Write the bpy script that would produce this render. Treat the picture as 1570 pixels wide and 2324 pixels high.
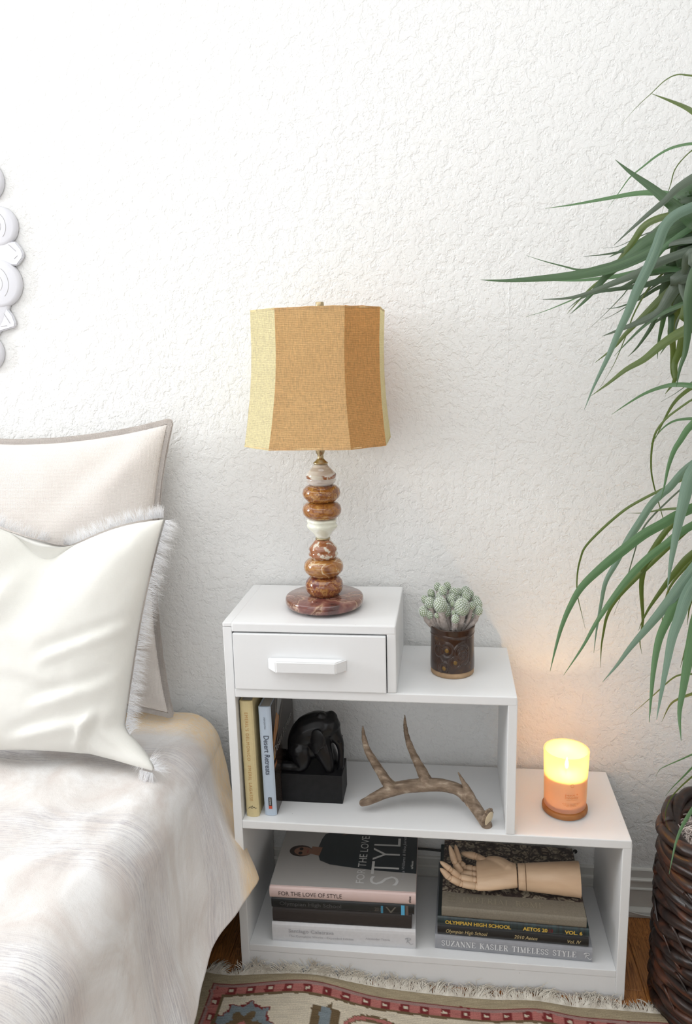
import bpy, bmesh, math, random
from math import sin, cos, pi, radians, sqrt, exp
from mathutils import Vector, Matrix, noise
random.seed(7)
S = bpy.context.scene
COL = S.collection
for o in list(bpy.data.objects): bpy.data.objects.remove(o)

# ------------------------------------------------------------------ camera
cam = bpy.data.cameras.new('camera'); camo = bpy.data.objects.new('camera', cam); COL.objects.link(camo)
cam.sensor_fit = 'VERTICAL'; cam.sensor_height = 36.0; cam.lens = 1773.479/2324*36.0
cam.clip_start = 0.02
camo.matrix_world = Matrix(((0.991947,-0.001572,0.126644,0.458866),(0.124407,0.199589,-0.971950,-1.783397),(-0.023749,0.979879,0.198177,1.374897),(0,0,0,1)))
S.camera = camo
# ------------------------------------------------------------------ light and exposure
W = bpy.data.worlds.new('world'); S.world = W; W.use_nodes = True
bg = W.node_tree.nodes['Background']; bg.inputs[0].default_value = (0.965, 0.99, 1.0, 1); bg.inputs[1].default_value = 0.25
def area(name, loc, target, sx, sy, power, col):
    l = bpy.data.lights.new(name, 'AREA'); l.shape = 'RECTANGLE'; l.size = sx; l.size_y = sy; l.energy = power; l.color = col
    o = bpy.data.objects.new(name, l); COL.objects.link(o); o.location = loc
    o.rotation_euler = (Vector(target)-Vector(loc)).to_track_quat('-Z', 'Y').to_euler(); return o
area('window_daylight_left', (-3.2, -0.78, 1.72), (0.4, -0.15, 1.3), 0.62, 1.0, 64, (0.95, 0.98, 1.0))
area('window_daylight_front', (-1.0, -3.57, 1.6), (-.95, 0.0, 1.4), 3.4, 1.3, 23, (0.955, 0.98, 1.0))
area('ceiling_bounce_fill', (-0.3, -1.3, 2.53), (-0.3, -1.3, 0), 3.0, 2.0, 29, (0.95, 0.98, 1.0))  # added fill lamp below the ceiling, stands in for ceiling bounce
S.view_settings.view_transform = 'Standard'; S.view_settings.look = 'None'
S.view_settings.exposure = 0.0; S.view_settings.gamma = 1.0; S.view_settings.use_curve_mapping = False

# ------------------------------------------------------------------ helpers
def tag(o, label=None, cat=None, group=None, kind=None):
    if label: o['label'] = label
    if cat: o['category'] = cat
    if group: o['group'] = group
    if kind: o['kind'] = kind
    return o
def thing(name, label, cat, loc=(0, 0, 0), rotz=0, group=None, rot=None):
    o = bpy.data.objects.new(name, None); COL.objects.link(o); o.empty_display_size = 0.02
    o.location = loc; o.rotation_euler = rot if rot else (0, 0, rotz)
    o['_o'] = tuple(loc) if not (rotz or rot) else (0, 0, 0)
    return tag(o, label, cat, group)
def origin(p):
    v = Vector((0, 0, 0))
    while p is not None:
        if p.type == 'EMPTY' and p.rotation_euler[:] == (0, 0, 0): v += Vector(p.location)
        p = p.parent
    return v
def obj(name, bm, mat, parent=None, smooth=False, label=None, kind=None):
    """bm in world coordinates (or in the local frame of a turned parent)"""
    if isinstance(bm, bpy.types.Mesh): me = bm
    else:
        me = bpy.data.meshes.new(name); bm.normal_update(); bm.to_mesh(me); bm.free()
    off = origin(parent)
    if off.length > 0: me.transform(Matrix.Translation(-off))
    me.name = name
    for m in (mat if isinstance(mat, (list, tuple)) else [mat]): me.materials.append(m)
    if smooth: me.polygons.foreach_set('use_smooth', [True]*len(me.polygons))
    o = bpy.data.objects.new(name, me); COL.objects.link(o); o.parent = parent
    return tag(o, label=label, kind=kind)
def bx(bm, x0, x1, y0, y1, z0, z1, bev=0.0, seg=2):
    t = bmesh.new()
    r = bmesh.ops.create_cube(t, size=1)
    for v in t.verts:
        v.co = Vector((x0+(v.co.x+.5)*(x1-x0), y0+(v.co.y+.5)*(y1-y0), z0+(v.co.z+.5)*(z1-z0)))
    if bev > 0: bmesh.ops.bevel(t, geom=list(t.edges), offset=bev, segments=seg, affect='EDGES', profile=.6)
    me = bpy.data.meshes.new('t'); t.to_mesh(me); t.free(); bm.from_mesh(me); bpy.data.meshes.remove(me)
    return bm
def box(x0, x1, y0, y1, z0, z1, bev=0.0, seg=2): return bx(bmesh.new(), x0, x1, y0, y1, z0, z1, bev, seg)
def grid(rows, close_u=False, close_v=False, bm=None, uvs=None):
    bm = bm or bmesh.new()
    vs = [[bm.verts.new(p) for p in r] for r in rows]
    n, m = len(vs), len(vs[0]); ul = None
    if uvs: ul = bm.loops.layers.uv.verify()
    for i in range(n if close_u else n-1):
        for j in range(m if close_v else m-1):
            a, b = (i+1) % n, (j+1) % m
            try: f = bm.faces.new((vs[i][j], vs[i][b], vs[a][b], vs[a][j]))
            except ValueError: continue
            if uvs:
                for l, q in zip(f.loops, (uvs[i][j], uvs[i][b], uvs[a][b], uvs[a][j])): l[ul].uv = q
    return bm, vs
def lathe(prof, cx, cy, seg=48, bm=None, wob=None):
    rows = []
    for k in range(seg):
        a = 2*pi*k/seg
        rows.append([(cx+(r*(wob(a, z) if wob else 1))*cos(a), cy+(r*(wob(a, z) if wob else 1))*sin(a), z) for r, z in prof])
    bm, vs = grid(rows, close_u=True, bm=bm)
    bmesh.ops.remove_doubles(bm, verts=bm.verts, dist=1e-6)
    bmesh.ops.recalc_face_normals(bm, faces=bm.faces); return bm
def tube(pts, rad, seg=8, bm=None, caps=True):
    bm = bm or bmesh.new(); pts = [Vector(p) for p in pts]; n = len(pts)
    if not isinstance(rad, (list, tuple)): rad = [rad]*n
    t = (pts[1]-pts[0]).normalized(); u = t.orthogonal().normalized(); rows = []
    for i in range(n):
        t2 = (pts[min(i+1, n-1)]-pts[max(i-1, 0)]).normalized()
        u = (u-t2*u.dot(t2)).normalized(); w = t2.cross(u)
        rows.append([bm.verts.new(pts[i]+(u*cos(2*pi*k/seg)+w*sin(2*pi*k/seg))*rad[i]) for k in range(seg)])
    for i in range(n-1):
        for k in range(seg):
            bm.faces.new((rows[i][k], rows[i][(k+1) % seg], rows[i+1][(k+1) % seg], rows[i+1][k]))
    if caps: bm.faces.new(rows[0][::-1]); bm.faces.new(rows[-1])
    return bm
def catmull(P, k=6):
    P = [Vector(p) for p in P]; Q = [P[0]*2-P[1]]+P+[P[-1]*2-P[-2]]; out = []
    for i in range(1, len(Q)-2):
        for j in range(k):
            t = j/k; a, b, c, d = Q[i-1], Q[i], Q[i+1], Q[i+2]
            out.append(.5*((2*b)+(c-a)*t+(2*a-5*b+4*c-d)*t*t+(3*b-a-3*c+d)*t**3))
    out.append(P[-1]); return out
def ball(bm, c, r, sc=(1, 1, 1), sub=2, rot=None):
    m = Matrix.Translation(Vector(c)) @ (rot if rot else Matrix()) @ Matrix.Diagonal((r*sc[0], r*sc[1], r*sc[2], 1))
    bmesh.ops.create_icosphere(bm, subdivisions=sub, radius=1, matrix=m); return bm
def prism(outline, y0, y1, bm=None, bev=0.0):
    """outline in x,z, extruded along y"""
    bm = bm or bmesh.new(); t = bmesh.new()
    f = t.faces.new([t.verts.new((x, y0, z)) for x, z in outline])
    r = bmesh.ops.extrude_face_region(t, geom=[f])
    for e in r['geom']:
        if isinstance(e, bmesh.types.BMVert): e.co.y = y1
    bmesh.ops.recalc_face_normals(t, faces=t.faces)
    if bev: bmesh.ops.bevel(t, geom=[e for e in t.edges], offset=bev, segments=2, affect='EDGES')
    me = bpy.data.meshes.new('t'); t.to_mesh(me); t.free(); bm.from_mesh(me); bpy.data.meshes.remove(me); return bm
def fused(bm, voxel, smooth=6):
    """voxel union of overlapping closed shapes"""
    me = bpy.data.meshes.new('t'); bm.to_mesh(me); bm.free()
    o = bpy.data.objects.new('t', me); COL.objects.link(o)
    m = o.modifiers.new('r', 'REMESH'); m.mode = 'VOXEL'; m.voxel_size = voxel
    s = o.modifiers.new('s', 'SMOOTH'); s.factor = .5; s.iterations = smooth
    dg = bpy.context.evaluated_depsgraph_get(); r = bpy.data.meshes.new_from_object(o.evaluated_get(dg))
    bpy.data.objects.remove(o); bpy.data.meshes.remove(me); return r
def chain(bm, L, seg=14, k=5):
    C4 = [Vector((p[0], p[1], p[2])) for p in L]; P = catmull(C4, k); R = []
    for i in range(len(L)-1):
        for j in range(k): R.append(L[i][3]*(1-j/k)+L[i+1][3]*j/k)
    R.append(L[-1][3]); tube(P, R, seg, bm); ball(bm, P[0], R[0]); ball(bm, P[-1], R[-1]); return bm
# flat lettering; r,u: axes of the writing, at: lower left corner
def text(name, s, at, r, u, mat, parent, h=None, w=None, slant=0, bold=0.0, label=None, spacing=1.0):
    c = bpy.data.curves.new('t', 'FONT'); c.body = s; c.size = 1; c.resolution_u = 3; c.offset = bold; c.space_character = spacing
    o = bpy.data.objects.new('t', c); COL.objects.link(o)
    dg = bpy.context.evaluated_depsgraph_get(); me = bpy.data.meshes.new_from_object(o.evaluated_get(dg))
    bpy.data.objects.remove(o); bpy.data.curves.remove(c)
    x0 = min(v.co.x for v in me.vertices); x1 = max(v.co.x for v in me.vertices)
    sy = h/0.69 if h else None; sx = w/(x1-x0) if w else sy
    if sy is None: sy = sx
    r = Vector(r).normalized(); u = Vector(u).normalized(); n = r.cross(u)
    for v in me.vertices:
        X = (v.co.x-x0)*sx+slant*v.co.y*sy; v.co = Vector(at)+r*X+u*(v.co.y*sy)+n*0.0003
    return obj(name, me, mat, parent, label=label)
SERIF = {
 'S': (.6, [([(.52,.74),(.5,.9),(.3,1),(.1,.9),(.06,.74),(.18,.58),(.42,.44),(.55,.28),(.5,.1),(.3,0),(.1,.08),(.05,.27)], 'm')]),
 'U': (.8, [([(.18,1),(.18,.3),(.26,.06),(.42,0),(.58,.06),(.66,.3),(.66,1)], 'm'), ([(.02,1),(.34,1)], 't'), ([(.54,1),(.78,1)], 't')]),
 'Z': (.68, [([(.08,1),(.62,1)], 't'), ([(.6,1),(.06,0)], 'T'), ([(.06,0),(.64,0)], 't'), ([(.08,1),(.06,.76)], 't'), ([(.64,0),(.66,.25)], 't')]),
 'A': (.8, [([(.38,1),(.1,0)], 't'), ([(.38,1),(.68,0)], 'T'), ([(.2,.33),(.58,.33)], 't'), ([(0,0),(.24,0)], 't'), ([(.52,0),(.82,0)], 't')]),
 'N': (.84, [([(.14,0),(.14,1)], 't'), ([(.12,1),(.7,0)], 'T'), ([(.7,0),(.7,1)], 't'), ([(0,1),(.2,1)], 't'), ([(.02,0),(.28,0)], 't'), ([(.58,1),(.84,1)], 't')]),
 'E': (.7, [([(.2,0),(.2,1)], 'T'), ([(.04,1),(.62,1)], 't'), ([(.04,0),(.64,0)], 't'), ([(.2,.52),(.48,.52)], 't'), ([(.62,1),(.64,.78)], 't'), ([(.64,0),(.67,.25)], 't'), ([(.48,.62),(.48,.42)], 't')]),
 'K': (.82, [([(.2,0),(.2,1)], 'T'), ([(.04,1),(.36,1)], 't'), ([(.04,0),(.36,0)], 't'), ([(.2,.4),(.66,1)], 't'), ([(.38,.6),(.72,0)], 'T'), ([(.54,1),(.78,1)], 't'), ([(.58,0),(.84,0)], 't')]),
 'L': (.66, [([(.2,0),(.2,1)], 'T'), ([(.04,1),(.36,1)], 't'), ([(.04,0),(.6,0)], 't'), ([(.6,0),(.63,.28)], 't')]),
 'R': (.76, [([(.2,0),(.2,1)], 'T'), ([(.04,1),(.4,1),(.58,.92),(.62,.76),(.56,.6),(.4,.52),(.2,.52)], 'm'), ([(.04,0),(.36,0)], 't'), ([(.4,.52),(.66,0)], 'T'), ([(.6,0),(.78,0)], 't')]),
 'T': (.74, [([(.37,0),(.37,1)], 'T'), ([(.04,1),(.7,1)], 't'), ([(.2,0),(.54,0)], 't'), ([(.04,1),(.02,.76)], 't'), ([(.7,1),(.72,.76)], 't')]),
 'I': (.42, [([(.2,0),(.2,1)], 'T'), ([(.04,1),(.36,1)], 't'), ([(.04,0),(.36,0)], 't')]),
 'M': (1.0, [([(.16,0),(.16,1)], 't'), ([(.16,1),(.48,0)], 'T'), ([(.48,0),(.8,1)], 't'), ([(.82,0),(.82,1)], 'T'), ([(.02,1),(.2,1)], 't'), ([(.04,0),(.28,0)], 't'), ([(.78,1),(.98,1)], 't'), ([(.68,0),(.98,0)], 't')]),
 'Y': (.78, [([(.14,1),(.38,.48)], 'T'), ([(.64,1),(.38,.48)], 't'), ([(.38,.48),(.38,0)], 'T'), ([(.02,1),(.28,1)], 't'), ([(.54,1),(.76,1)], 't'), ([(.24,0),(.54,0)], 't')]),
 'O': (.86, [([(.42,0),(.2,.08),(.08,.3),(.06,.5),(.08,.7),(.2,.92),(.42,1),(.64,.92),(.76,.7),(.78,.5),(.76,.3),(.64,.08),(.42,0)], 'm')]),
 'P': (.68, [([(.2,0),(.2,1)], 'T'), ([(.04,1),(.38,1),(.56,.9),(.6,.72),(.54,.54),(.38,.46),(.2,.46)], 'm'), ([(.04,0),(.36,0)], 't')]),
 ' ': (.5, [])}
def serif_text(name, s, at, r, u, mat, parent, h, w, weight=1.0, label=None):
    r = Vector(r).normalized(); u = Vector(u).normalized(); n = r.cross(u)
    tot = sum(SERIF[c][0]+.1 for c in s); k = w/(tot*h); bm = bmesh.new(); x = 0; lift = 0
    TH = {'T': .15*weight, 't': .05*weight, 'm': .09*weight}
    for c in s:
        wd, st = SERIF[c]
        for L, t in st:
            th = TH[t]*h/2
            for (a, b), (c2, d) in zip(L, L[1:]):
                p = Vector(((x+a)*h*k, b*h)); q = Vector(((x+c2)*h*k, d*h)); e = (q-p).normalized(); m = Vector((-e.y, e.x))*th
                p = p-e*th*.4; q = q+e*th*.4; lift = (lift+1) % 7
                bm.faces.new([bm.verts.new(Vector(at)+r*v.x+u*v.y+n*(.0003+.00002*lift)) for v in (p-m, q-m, q+m, p+m)])
        x += wd+.1
    return obj(name, bm, mat, parent, label=label)

# ------------------------------------------------------------------ materials
def mat(name, col=(.8, .8, .8), rough=.5, metal=0, spec=.5, **kw):
    m = bpy.data.materials.new(name); m.use_nodes = True; b = m.node_tree.nodes['Principled BSDF']
    b.inputs['Base Color'].default_value = (*col, 1); b.inputs['Roughness'].default_value = rough
    b.inputs['Metallic'].default_value = metal; b.inputs['Specular IOR Level'].default_value = spec
    for k, v in kw.items(): b.inputs[k.replace('_', ' ')].default_value = v
    return m
class N:
    def __init__(s, m): s.m = m; s.t = m.node_tree; s.b = s.t.nodes['Principled BSDF']
    def new(s, kind, **kw):
        n = s.t.nodes.new(kind)
        for k, v in kw.items():
            if k in n.inputs: n.inputs[k].default_value = v
            else: setattr(n, k, v)
        return n
    def link(s, a, b): s.t.links.new(a, b)
    def coord(s, out='Object', scale=(1, 1, 1), rot=(0, 0, 0), loc=(0, 0, 0)):
        c = s.new('ShaderNodeTexCoord'); mp = s.new('ShaderNodeMapping')
        mp.inputs['Scale'].default_value = scale; mp.inputs['Rotation'].default_value = rot; mp.inputs['Location'].default_value = loc
        s.link(c.outputs[out], mp.inputs[0]); return mp.outputs[0]
    def noise(s, vec, scale, detail=3, rough=.5, dist=0):
        n = s.new('ShaderNodeTexNoise'); n.inputs['Scale'].default_value = scale; n.inputs['Detail'].default_value = detail
        n.inputs['Roughness'].default_value = rough; n.inputs['Distortion'].default_value = dist; s.link(vec, n.inputs['Vector']); return n.outputs['Fac']
    def ramp(s, fac, stops, interp='LINEAR'):
        r = s.new('ShaderNodeValToRGB'); cr = r.color_ramp; cr.interpolation = interp
        while len(cr.elements) < len(stops): cr.elements.new(.5)
        for e, (p, c) in zip(cr.elements, stops):
            e.position = p; e.color = (*c, 1) if not isinstance(c, (int, float)) else (c, c, c, 1)
        s.link(fac, r.inputs[0]); return r.outputs[0]
    def bump(s, h, strength=.3, dist=.002, normal=None):
        b = s.new('ShaderNodeBump'); b.inputs['Strength'].default_value = strength; b.inputs['Distance'].default_value = dist
        s.link(h, b.inputs['Height'])
        if normal: s.link(normal, b.inputs['Normal'])
        return b.outputs[0]
    def math(s, op, a, b=None):
        n = s.new('ShaderNodeMath'); n.operation = op
        for i, v in enumerate((a, b)):
            if v is None: continue
            if isinstance(v, (int, float)): n.inputs[i].default_value = v
            else: s.link(v, n.inputs[i])
        return n.outputs[0]
    def mix(s, fac, a, b, mode='MIX'):
        n = s.new('ShaderNodeMix'); n.data_type = 'RGBA'; n.blend_type = mode
        for i, v in ((0, fac), (6, a), (7, b)):
            if isinstance(v, (int, float)): n.inputs[i].default_value = v
            elif isinstance(v, tuple): n.inputs[i].default_value = (*v, 1)
            else: s.link(v, n.inputs[i])
        return n.outputs[2]
    def color(s, o): s.link(o, s.b.inputs['Base Color'])
    def normal(s, o): s.link(o, s.b.inputs['Normal'])

def m_wall():
    m = mat('plaster', (.86, .86, .85), .75, spec=.25); n = N(m); v = n.coord()
    a = n.noise(v, 40, 4, .6, .25); a = n.ramp(a, [(.43, 0), (.485, .85), (.60, 1)])
    b = n.noise(v, 105, 3, .55, .3); b = n.ramp(b, [(.45, 0), (.52, 1)])
    c = n.noise(v, 9, 2)
    h = n.math('ADD', n.math('MULTIPLY', a, 1.0), n.math('MULTIPLY', b, .38)); h = n.math('ADD', h, n.math('MULTIPLY', c, .8))
    n.normal(n.bump(h, .46, .0025)); return m
def m_paint(name, col=(.80, .805, .81), rough=.38):
    m = mat(name, col, rough, spec=.4); n = N(m); v = n.coord()
    n.normal(n.bump(n.noise(v, 60, 4), .12, .0015))
    w = n.coord(scale=(260, 260, 260)); vo = n.new('ShaderNodeTexVoronoi'); n.link(n.coord(), vo.inputs['Vector']); vo.inputs['Scale'].default_value = 22
    sp = n.ramp(vo.outputs['Distance'], [(0, (.25, .22, .2)), (.018, (.25, .22, .2)), (.024, (1, 1, 1))])
    n.color(n.mix(.8, col, sp, 'MULTIPLY')); return m
def m_fabric(name, col, scale=900, rough=.9, bump=.25, sheen=.2, var=.04):
    m = mat(name, col, rough, spec=.1); n = N(m); n.b.inputs['Sheen Weight'].default_value = sheen
    v = n.coord()
    w1 = n.new('ShaderNodeTexWave'); w1.bands_direction = 'X'; w1.inputs['Scale'].default_value = scale/6; w1.inputs['Distortion'].default_value = 1.5; n.link(v, w1.inputs['Vector'])
    w2 = n.new('ShaderNodeTexWave'); w2.bands_direction = 'Z'; w2.inputs['Scale'].default_value = scale/6; w2.inputs['Distortion'].default_value = 1.5; n.link(v, w2.inputs['Vector'])
    h = n.math('ADD', w1.outputs['Fac'], w2.outputs['Fac']); h = n.math('ADD', h, n.noise(v, 300, 2))
    n.normal(n.bump(h, bump, .0008))
    dk = tuple(c*(1-var*2) for c in col)
    n.color(n.ramp(n.noise(v, 7, 3), [(.3, dk), (.65, col)])); return m
def m_shade(name, col, trans):
    m = mat(name, col, .9, spec=.08); n = N(m); v = n.coord()
    a = n.noise(n.coord(scale=(620, 620, 70)), 1, 2); b = n.noise(n.coord(scale=(120, 120, 900)), 1, 2)
    k = n.math('MULTIPLY', n.math('ADD', a, b), .5)
    c = n.ramp(k, [(.34, tuple(x*.80 for x in col)), (.5, col), (.68, tuple(min(1, x*1.18) for x in col))])
    wv = n.new('ShaderNodeTexWave'); wv.bands_direction = 'Z'; wv.inputs['Scale'].default_value = 95; wv.inputs['Distortion'].default_value = 2; n.link(v, wv.inputs['Vector'])
    n.color(c); n.normal(n.bump(n.math('ADD', k, n.math('MULTIPLY', wv.outputs['Fac'], .25)), .7, .0016))
    t = n.new('ShaderNodeBsdfTranslucent'); n.link(c, t.inputs[0])
    mx = n.new('ShaderNodeMixShader'); mx.inputs[0].default_value = trans
    out = m.node_tree.nodes['Material Output']
    n.link(n.b.outputs[0], mx.inputs[1]); n.link(t.outputs[0], mx.inputs[2]); n.link(mx.outputs[0], out.inputs[0]); return m
def m_stone(name, stops, scale=18, seed=0, dist=2.2, sq=(1, 1, 1)):
    m = mat(name, (.5, .3, .1), .09, spec=.6); n = N(m); n.b.inputs['Coat Weight'].default_value = .5; n.b.inputs['Coat Roughness'].default_value = .04
    v = n.coord(loc=(seed*3.1, seed*1.7, seed*.9), scale=sq)
    a = n.noise(v, scale, 4, .5, dist); b = n.noise(v, scale*2.3, 5, .6, 1.5)
    k = n.math('ADD', n.math('MULTIPLY', a, .8), n.math('MULTIPLY', b, .2)); n.color(n.ramp(k, stops)); return m
def m_wood():
    m = mat('oak', (.3, .13, .05), .33, spec=.5); n = N(m)
    oi = n.new('ShaderNodeObjectInfo')
    c = n.new('ShaderNodeTexCoord'); ad = n.new('ShaderNodeVectorMath'); ad.operation = 'ADD'
    cb = n.new('ShaderNodeCombineXYZ'); n.link(n.math('MULTIPLY', oi.outputs['Random'], 30), cb.inputs[0]); n.link(n.math('MULTIPLY', oi.outputs['Random'], 17), cb.inputs[1])
    n.link(c.outputs['Object'], ad.inputs[0]); n.link(cb.outputs[0], ad.inputs[1])
    mp = n.new('ShaderNodeMapping'); mp.inputs['Scale'].default_value = (18, 1.6, 6); n.link(ad.outputs[0], mp.inputs[0])
    a = n.noise(mp.outputs[0], 2.0, 5, .6, 1.8); mp2 = n.new('ShaderNodeMapping'); mp2.inputs['Scale'].default_value = (300, 12, 30); n.link(ad.outputs[0], mp2.inputs[0])
    b = n.noise(mp2.outputs[0], 1, 3)
    w = n.math('FRACT', n.math('MULTIPLY', a, 9)); k = n.math('ADD', n.math('MULTIPLY', w, .55), n.math('MULTIPLY', b, .45))
    n.color(n.ramp(k, [(.15, (.13, .042, .012)), (.4, (.33, .125, .032)), (.75, (.52, .22, .062))])); n.normal(n.bump(k, .08, .0006)); return m
def m_duvet():
    m = mat('duvet_linen', (.8, .75, .72), .88, spec=.1); n = N(m); n.b.inputs['Sheen Weight'].default_value = .25
    c = n.new('ShaderNodeTexCoord'); sp = n.new('ShaderNodeSeparateXYZ'); n.link(c.outputs['UV'], sp.inputs[0])
    v = sp.outputs[1]
    def mp(sc):
        q = n.new('ShaderNodeMapping'); q.inputs['Scale'].default_value = sc; n.link(c.outputs['UV'], q.inputs[0]); return q.outputs[0]
    base = n.ramp(n.noise(mp((4, 4, 1)), 1.6, 5, .6, 1.0), [(.36, (.62, .565, .535)), (.48, (.67, .635, .61)), (.62, (.75, .735, .725))])
    thr = n.ramp(n.noise(mp((3, 420, 1)), 1, 2, .6), [(.40, 0), (.58, 1)])
    thr2 = n.ramp(n.noise(mp((60, 500, 1)), 1, 2, .6), [(.35, .2), (.62, 1)])
    thr = n.math('MULTIPLY', thr, thr2)
    blot = n.ramp(n.noise(mp((5, 9, 1)), 1, 3), [(.3, .35), (.6, 1)])
    def band(c0, w):
        d = n.math('ABSOLUTE', n.math('SUBTRACT', v, c0)); return n.ramp(n.math('DIVIDE', d, w), [(.0, 1), (.55, .85), (1, 0)])
    g = n.math('ADD', n.math('ADD', band(.20, .075), n.math('MULTIPLY', band(.50, .10), 1.0)), n.math('ADD', band(.86, .13), n.math('MULTIPLY', band(1.3, .15), 1)))
    g = n.math('MULTIPLY', n.math('MULTIPLY', g, thr), blot)
    col = n.mix(n.math('MULTIPLY', g, .85), base, (.34, .315, .355))
    yb = n.math('MULTIPLY', band(.015, .10), n.ramp(thr2, [(0, .08), (1, .75)]))
    col = n.mix(yb, col, (.88, .58, .22))
    vo = n.new('ShaderNodeTexVoronoi'); vo.inputs['Scale'].default_value = 3; n.link(c.outputs['UV'], vo.inputs['Vector'])
    n.color(col); h = n.math('ADD', n.noise(mp((1, 1, 1)), 26, 5, .6), n.math('MULTIPLY', n.noise(mp((500, 500, 1)), 1, 1), .12))
    n.normal(n.bump(h, .45, .006)); return m
def m_attr(name, attr, rough=.95, bump=.5):
    m = mat(name, (.8, .8, .8), rough, spec=.1); n = N(m); a = n.new('ShaderNodeAttribute'); a.attribute_name = attr
    w = n.new('ShaderNodeTexWave'); w.bands_direction = 'Y'; w.inputs['Scale'].default_value = 75; w.inputs['Distortion'].default_value = 3; w.inputs['Detail Scale'].default_value = 20
    n.link(n.coord(), w.inputs['Vector']); ns = n.noise(n.coord(scale=(300, 700, 1)), 1, 2)
    n.normal(n.bump(n.math('ADD', w.outputs['Fac'], ns), bump, .0016))
    n.color(n.mix(.5, a.outputs['Color'], n.ramp(ns, [(.3, .55), (.7, 1.25)]), 'MULTIPLY')); return m
def m_leaf(name, c1, c2, rough=.38):
    m = mat(name, c1, rough, spec=.5); n = N(m); v = n.coord('UV', scale=(9, .6, 1))
    n.color(n.ramp(n.noise(v, 3, 3), [(.35, c1), (.65, c2)])); n.normal(n.bump(n.noise(n.coord('UV', scale=(30, .2, 1)), 2, 2), .3, .0008))
    t = n.new('ShaderNodeBsdfTranslucent'); t.inputs[0].default_value = (c2[0]*1.6, c2[1]*1.8, c2[2]*.9, 1); mx = n.new('ShaderNodeMixShader'); mx.inputs[0].default_value = .22
    n.link(n.b.outputs[0], mx.inputs[1]); n.link(t.outputs[0], mx.inputs[2]); n.link(mx.outputs[0], m.node_tree.nodes['Material Output'].inputs[0]); return m
def m_noisy(name, stops, scale, rough=.5, bump=.3, dist=.001, sc=(1, 1, 1), spec=.5, detail=4, d2=0):
    m = mat(name, stops[0][1], rough, spec=spec); n = N(m); f = n.noise(n.coord(scale=sc), scale, detail, .55, d2)
    n.color(n.ramp(f, stops)); n.normal(n.bump(f, bump, dist)); return m
def m_glass():
    m = bpy.data.materials.new('frosted_glass'); m.use_nodes = True; t = m.node_tree; t.nodes.clear()
    def nn(k): return t.nodes.new(k)
    o = nn('ShaderNodeOutputMaterial'); tr = nn('ShaderNodeBsdfTranslucent'); tr.inputs[0].default_value = (1, .77, .42, 1)
    g = nn('ShaderNodeBsdfPrincipled'); g.inputs['Base Color'].default_value = (.95, .9, .86, 1); g.inputs['Roughness'].default_value = .35
    tp = nn('ShaderNodeBsdfTransparent'); tp.inputs[0].default_value = (.99, .90, .72, 1)
    a = nn('ShaderNodeMixShader'); a.inputs[0].default_value = .45; b = nn('ShaderNodeMixShader'); b.inputs[0].default_value = .50
    L = t.links.new; L(tr.outputs[0], a.inputs[1]); L(g.outputs[0], a.inputs[2]); L(a.outputs[0], b.inputs[1]); L(tp.outputs[0], b.inputs[2]); L(b.outputs[0], o.inputs[0]); return m

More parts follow.
